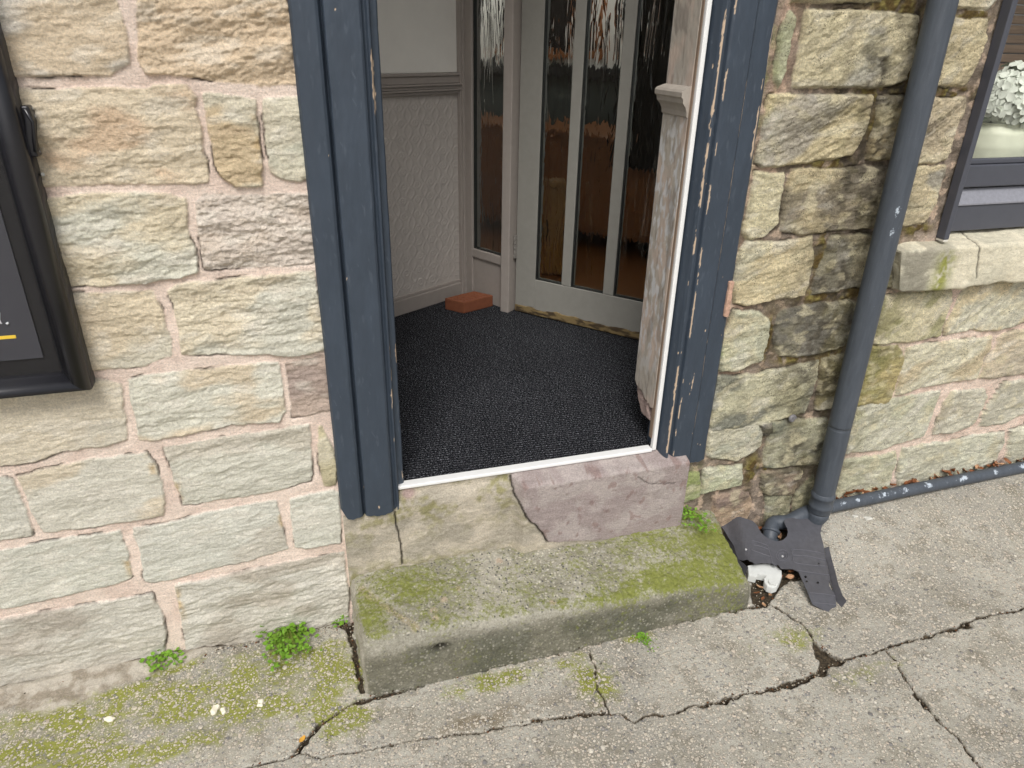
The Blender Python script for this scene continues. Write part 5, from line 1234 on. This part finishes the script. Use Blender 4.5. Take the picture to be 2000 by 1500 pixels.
for a, b, rr in ((705, 760, 66), (705, 770, 42)):
    P = [onPl(*PL(a + rr * math.cos(t * math.pi / 12), b + rr * .9 * math.sin(t * math.pi / 12))) + nrm * (bend((a, b)) + .0012) for t in range(25)]
    MB().tube(P, .0009, 6, cap=False).build('boss', RB, GD, smooth=True)
MB().tube([onPl(*PL(705, 775)) + nrm * (bend((705, 775)) + .001), onPl(*PL(705, 775)) + nrm * (bend((705, 775)) + .004)], .003, 10).build('boss', mat_simple('pale_plastic_nub', lin(190, 190, 190), .5), GD)
MB().tube([onPl(*PL(312, 695)) + nrm * (bend((312, 695)) + .000), onPl(*PL(312, 695)) + nrm * (bend((312, 695)) + .003)], .003, 10).build('boss', bpy.data.materials['pale_plastic_nub'], GD)
# white fitting
WZ = .066
wo = [(340,860),(410,850),(540,838),(640,860),(700,915),(704,970),(680,1030),(652,1078),(600,1096),(548,1076),(518,1040),(516,1000),(545,968),(500,958),(442,950),(432,984),(350,966)]
top = [onZ(*PL(a, b), WZ - (b - 850) * .00004) for a, b in wo]; n = len(top)
V = [p for p in top]; V += [p + np.array([.0, .0, -.003]) + (np.mean(top, 0) - p) * -.03 for p in top]; V += [p + np.array([0, 0, -.022]) + (np.mean(top, 0) - p) * -.03 for p in top]
F = [tuple(range(n))] + [(i, (i+1) % n, n + (i+1) % n, n + i) for i in range(n)] + [(n+i, n + (i+1) % n, 2*n + (i+1) % n, 2*n + i) for i in range(n)] + [tuple(range(3*n-1, 2*n-1, -1))]
WT = mat_simple('chalky_white_plastic', lin(206, 208, 204), .6, .35, var=.08, vs=50, b=.0006, bs=120)
WT_T = thing('plastic_fitting', 'broken white plastic pipe fitting poking out beneath the black guard', 'pipe fitting', tuple(np.mean(top, 0) - np.array([0, 0, .034])))
fixn(mk('fitting_body', V, F, WT, WT_T, smooth=False))
fixn(mk('round_boss', *(lambda m_: (m_.V, m_.F))(MB().tube([onZ(*PL(606, 1035), WZ - .002), onZ(*PL(606, 1035), WZ - .002) + np.array([0, 0, -.026])], .0115, 24)), WT, WT_T, smooth=False))

# ------------------------------------------------------------------ small things: leaves, weeds, stones
def mat_leaf(name, c1, c2):
    m, nt, b = M(name); co = obj_coords(nt)
    nt.links.new(mixc(nt, noise(nt, co, 90, 4, .6), tuple(c1), tuple(c2)), b.inputs['Base Color']); b.inputs['Roughness'].default_value = .6; b.inputs['Specular IOR Level'].default_value = .3
    nt.links.new(bump(nt, noise(nt, co, 200, 3, .6), .0006), b.inputs['Normal']); return m
DL = [mat_leaf('dry_brown_leaf', lin(96, 58, 34), lin(150, 98, 64)), mat_leaf('pale_dry_leaf', lin(150, 112, 80), lin(196, 160, 128))]
rn = random.Random(12)
def dead_leaf(p, L, yaw, tilt, curl, k):
    V = []; F = []; nu, nv = 9, 5
    for i in range(nu):
        t = i / (nu - 1); w = .42 * math.sin(math.pi * min(1, t * .95 + .03)) ** .8 * (1 + .12 * math.sin(t * 23 + k))
        for j in range(nv):
            s = (j / (nv - 1) - .5) * 2
            x = (t - .5); y = s * w * .6; z = curl * (s * s * .22 + (t - .5) ** 2 * .5) + .03 * math.sin(9 * t + 4 * s + k)
            V.append(np.array([x, y, z]) * L)
    F = [(i*nv+j, i*nv+j+1, (i+1)*nv+j+1, (i+1)*nv+j) for i in range(nu-1) for j in range(nv-1)]
    R = Matrix.Rotation(yaw, 3, 'Z') @ Matrix.Rotation(tilt, 3, 'X') @ Matrix.Rotation(rn.uniform(-.5, .5), 3, 'Y')
    V = np.array([R @ Vector(v) for v in V]); V[:, 2] -= V[:, 2].min() ; V += np.array(p); return V, F
def place_leaf(u, v, L, where, h=0., Y=None):
    p = onG(u, v, h)
    if Y is not None:
        p = onY(u, v, Y); p[2] = float(gz(p[0], -.02)) + rn.uniform(.024, .044)
    V, F = dead_leaf(p, L, rn.uniform(0, 6.28), rn.uniform(-.9, .9), rn.uniform(.4, 1.3), rn.uniform(0, 6))
    o = mk('dead_leaf', V, F, DL[rn.random() < .3], loc=p); tag(o, where, 'leaf', 'dead leaves and scraps gathered at the wall foot')
G1 = 'curled brown dead leaf caught between the thin pipe and the stone wall'
for u, v, L in ((1700,962,.05),(1690,968,.04),(1660,975,.035),(1780,948,.03),(1778,940,.045),(1815,944,.03),(1830,938,.04),(1845,930,.045),(1860,928,.035),(1885,925,.03),(1905,918,.03),(1930,915,.03),(1945,905,.05),(1965,902,.03),(1640,978,.03),(1655,968,.03),(1740,956,.025),(1725,960,.03),(1675,962,.04),(1990,897,.03)):
    for q_ in range(2): place_leaf(u + q_ * 9, v, L * (1 - .35 * q_), G1, .012, Y=-.018 - .006 * q_)
G2_ = 'brown dead leaf scrap in the gap under the black guard'
for u, v, L in ((1470,1030,.03),(1482,1038,.035),(1496,1020,.03),(1490,1005,.03),(1478,1012,.03),(1526,1048,.03),(1530,1035,.025),(1545,1000,.03),(1560,992,.03),(1490,1170,.02),(1500,1150,.02),(1540,1128,.03),(1478,1160,.018),(1492,1182,.018),(1545,1118,.03),(1525,1130,.02),(1505,1165,.02),(1484,1148,.022),(1580,990,.03),(1570,1112,.02)):
    place_leaf(u, v, L, G2_, .006)
# yellow leaf scrap in the crack
p = onG(590, 1445, .004); V, F = dead_leaf(p, .022, .9, .2, .4, 1); o = mk('leaf_scrap', V, F, mat_leaf('yellow_leaf', lin(206, 150, 50), lin(226, 176, 84)), loc=p); tag(o, 'small yellow leaf scrap lying in the pavement crack left of the step', 'leaf')

LG = [mat_leaf('fresh_green_leaf', lin(74, 118, 28), lin(132, 172, 56)), mat_leaf('yellow_green_leaf', lin(120, 142, 40), lin(170, 178, 80))]
STM = mat_simple('weed_stem', lin(110, 120, 50), .6)
def weed(u, v, pxr, n, size, label, name='weed', h=0., hz=.02, lf=0, base=None, asp=2.6):
    p = onG(u, v, h) if base is None else base
    rad = .5 * np.linalg.norm((onG(u + pxr, v, h) - onG(u - pxr, v, h)))
    T = thing(name, label, 'weed', tuple(p)); V = []; F = []; ms = MB()
    tips = []
    for k in range(max(4, n // 9)):
        a = rn.uniform(0, 6.28); r = rad * rn.uniform(.3, 1.05); e = p + np.array([r * math.cos(a), -abs(r * math.sin(a)) * asp + rad * .25, hz * rn.uniform(.2, 1.)]); tips.append(e)
        mid = (p + e) / 2 + np.array([0, 0, hz * .5]); ms.tube([p, mid, e], [.0008, .0007, .0005], 5)
    for k in range(n):
        e = rn.choice(tips); f = rn.uniform(.25, 1.) ; c = p + (e - p) * f + np.array([rn.gauss(0, 1), rn.gauss(0, 1), abs(rn.gauss(0, 1))]) * np.array([.007, .007, .004]) * (size / .007)
        c[2] = max(c[2], gz(c[0]) + h + .002)
        a = rn.uniform(0, 6.28); e1 = np.array([math.cos(a), math.sin(a), rn.uniform(-.2, .7)]); e1 /= np.linalg.norm(e1); e2 = np.cross(e1, [0, 0, 1]); e2 /= np.linalg.norm(e2); up = np.cross(e2, e1); s = size * rn.uniform(.6, 1.3); n0 = len(V)
        ring = [(0, 0, 0), (.25, -.42, .08), (.62, -.5, .10), (.95, -.2, .02), (.98, 0, -.02), (.95, .2, .02), (.62, .5, .10), (.25, .42, .08)]
        V += [c + s * (e1 * x_ + e2 * y_ * .9 + up * z_) for x_, y_, z_ in ring] ; V.append(c + s * e1 * .5)
        for i in range(8): F.append((n0 + 8, n0 + i, n0 + (i + 1) % 8))
    lo = mk('leaves', np.array(V), np.array(F), LG[lf], T, smooth=True); ms.build('stems', STM, T); return T
weed(558, 1222, 62, 460, .0125, 'bushy bright green weed at the wall foot nearest the step, largest of the clumps', hz=.035)
weed(327, 1262, 46, 200, .011, 'small green weed at the foot of the left wall, leftmost clump', hz=.018)
weed(662, 1206, 18, 70, .010, 'tiny green weed in the dirt pocket between wall corner and step', hz=.022)
pst = onZ(1333, 990, .186)
weed(1328, 985, 40, 240, .0085, 'light green creeping weed on the back right corner of the step', h=.0, base=pst, lf=0, hz=.012)
weed(1256, 1243, 20, 80, .006, 'tiny green tuft in the gap below the step front', hz=.007)
weed(1228, 1000 + 25, 5, 1, .001, 'x', hz=.001) if False else None
# loose white chips
CH = mat_simple('white_stone_chip', lin(226, 220, 200), .7, .3, var=.08, vs=80)
for i, (u, v, s, lb) in enumerate(((215, 1404, .012, 'rounded white pebble on the moss, leftmost of the white chips'), (420, 1386, .013, 'oval cream pebble in the green pavement below the large weed'),
        (436, 1389, .009, 'angular white chip just right of the cream pebble'), (509, 1373, .012, 'oblong white chip lying alone right of the other chips'), (402, 1265, .010, 'beige stone flake lying against the wall foot'), (1000, 1008, .0, ''))):
    if s == 0: continue
    p = onG(u, v, .001); V, F = rockbox((s * 2, s * 1.2, s * .8), (6, 5, 4), s * .35, 3); Nn = vnormals(V, F); V = V + Nn * (s * .25 * fbm(V[:, 0]/s*.9 + i*7, V[:, 1]/s*.9, V[:, 2]/s, 2, i))[:, None]
    a = rn.uniform(0, 3); V = np.stack([V[:, 0]*math.cos(a) - V[:, 1]*math.sin(a), V[:, 0]*math.sin(a) + V[:, 1]*math.cos(a), V[:, 2]], 1) + p
    o = mk('stone_chip', V, F, CH, loc=p); tag(o, lb, 'stone', 'pale chips on the left pavement')
for (u, v, s, lb) in ((1695, 1012, .013, 'grey stone flake on the pavement below the thin pipe'), (1670, 1008, .009, 'white shell fragment beside the grey flake below the thin pipe')):
    p = onG(u, v, .002); V, F = rockbox((s * 2, s * 1.3, s * .35), (6, 5, 3), s * .12, 2); V = V + vnormals(V, F) * (s * .2 * fbm(V[:, 0]/s, V[:, 1]/s, 0, 2, 3))[:, None] + p
    o = mk('stone_chip', V, F, mat_simple('pale_grey_flake', lin(200, 198, 190), .7), loc=p); tag(o, lb, 'stone')
# snail on the wall
p = onY(1546, 817, -.02); m = MB(); sp_ = [p + np.array([.0095 * (1 - t * .85) * math.cos(t * 13), -.004 * t - .002, .0095 * (1 - t * .85) * math.sin(t * 13)]) for t in np.linspace(0, 1, 50)]
m.tube(sp_, [.006 * (1 - .8 * t) for t in np.linspace(0, 1, 50)], 12); o = m.build('snail_shell', mat_simple('grey_snail_shell', lin(112, 110, 112), .4, .5, var=.3, vs=200), smooth=True, loc=p); tag(o, 'small grey spiral snail shell stuck in a joint of the mossy wall', 'snail')

# brick: fold the body straight into the thing (one mesh, no parts)
bd = [c for c in BR.children][0]; bd.parent = None; bd.location = BR.location; bd['label'] = BR['label']; bd['category'] = BR['category']
bpy.data.objects.remove(BR); bd.name = 'brick'
gd = bpy.data.objects

# ------------------------------------------------------------------ light
w = bpy.data.worlds.new('World'); sc.world = w; w.use_nodes = True; nt = w.node_tree
sky = nt.nodes.new('ShaderNodeTexSky'); sky.sky_type = 'NISHITA'; sky.sun_disc = False
EL, AZ = math.radians(52), math.radians(200)
sky.sun_elevation = EL; sky.sun_rotation = AZ; sky.air_density = 1.; sky.dust_density = 4.; sky.ozone_density = 1.
hs = nt.nodes.new('ShaderNodeHueSaturation'); hs.inputs['Saturation'].default_value = .35
nt.links.new(sky.outputs[0], hs.inputs['Color']); nt.links.new(hs.outputs[0], nt.nodes['Background'].inputs['Color'])
nt.nodes['Background'].inputs['Strength'].default_value = .135
sd_ = bpy.data.lights.new('sun', 'SUN'); sd_.energy = 1.9; sd_.angle = math.radians(20); sd_.color = (1, .98, .95)
so = bpy.data.objects.new('sun', sd_); link(so)
dirv = Vector((math.sin(AZ) * math.cos(EL), math.cos(AZ) * math.cos(EL), math.sin(EL)))
so.rotation_euler = dirv.to_track_quat('Z', 'Y').to_euler()

cam = bpy.data.cameras.new('camera'); co = bpy.data.objects.new('camera', cam); link(co)
cam.sensor_width = 36; cam.lens = 1387 / 2000 * 36; cam.clip_start = .02; cam.clip_end = 300
Rm = Matrix((RM[0], -RM[1], -RM[2])).transposed().to_4x4(); Rm.translation = Vector(CAM); co.matrix_world = Rm
sc.camera = co
sc.view_settings.view_transform = 'Standard'; sc.view_settings.look = 'None'; sc.view_settings.exposure = .12; sc.view_settings.gamma = 1
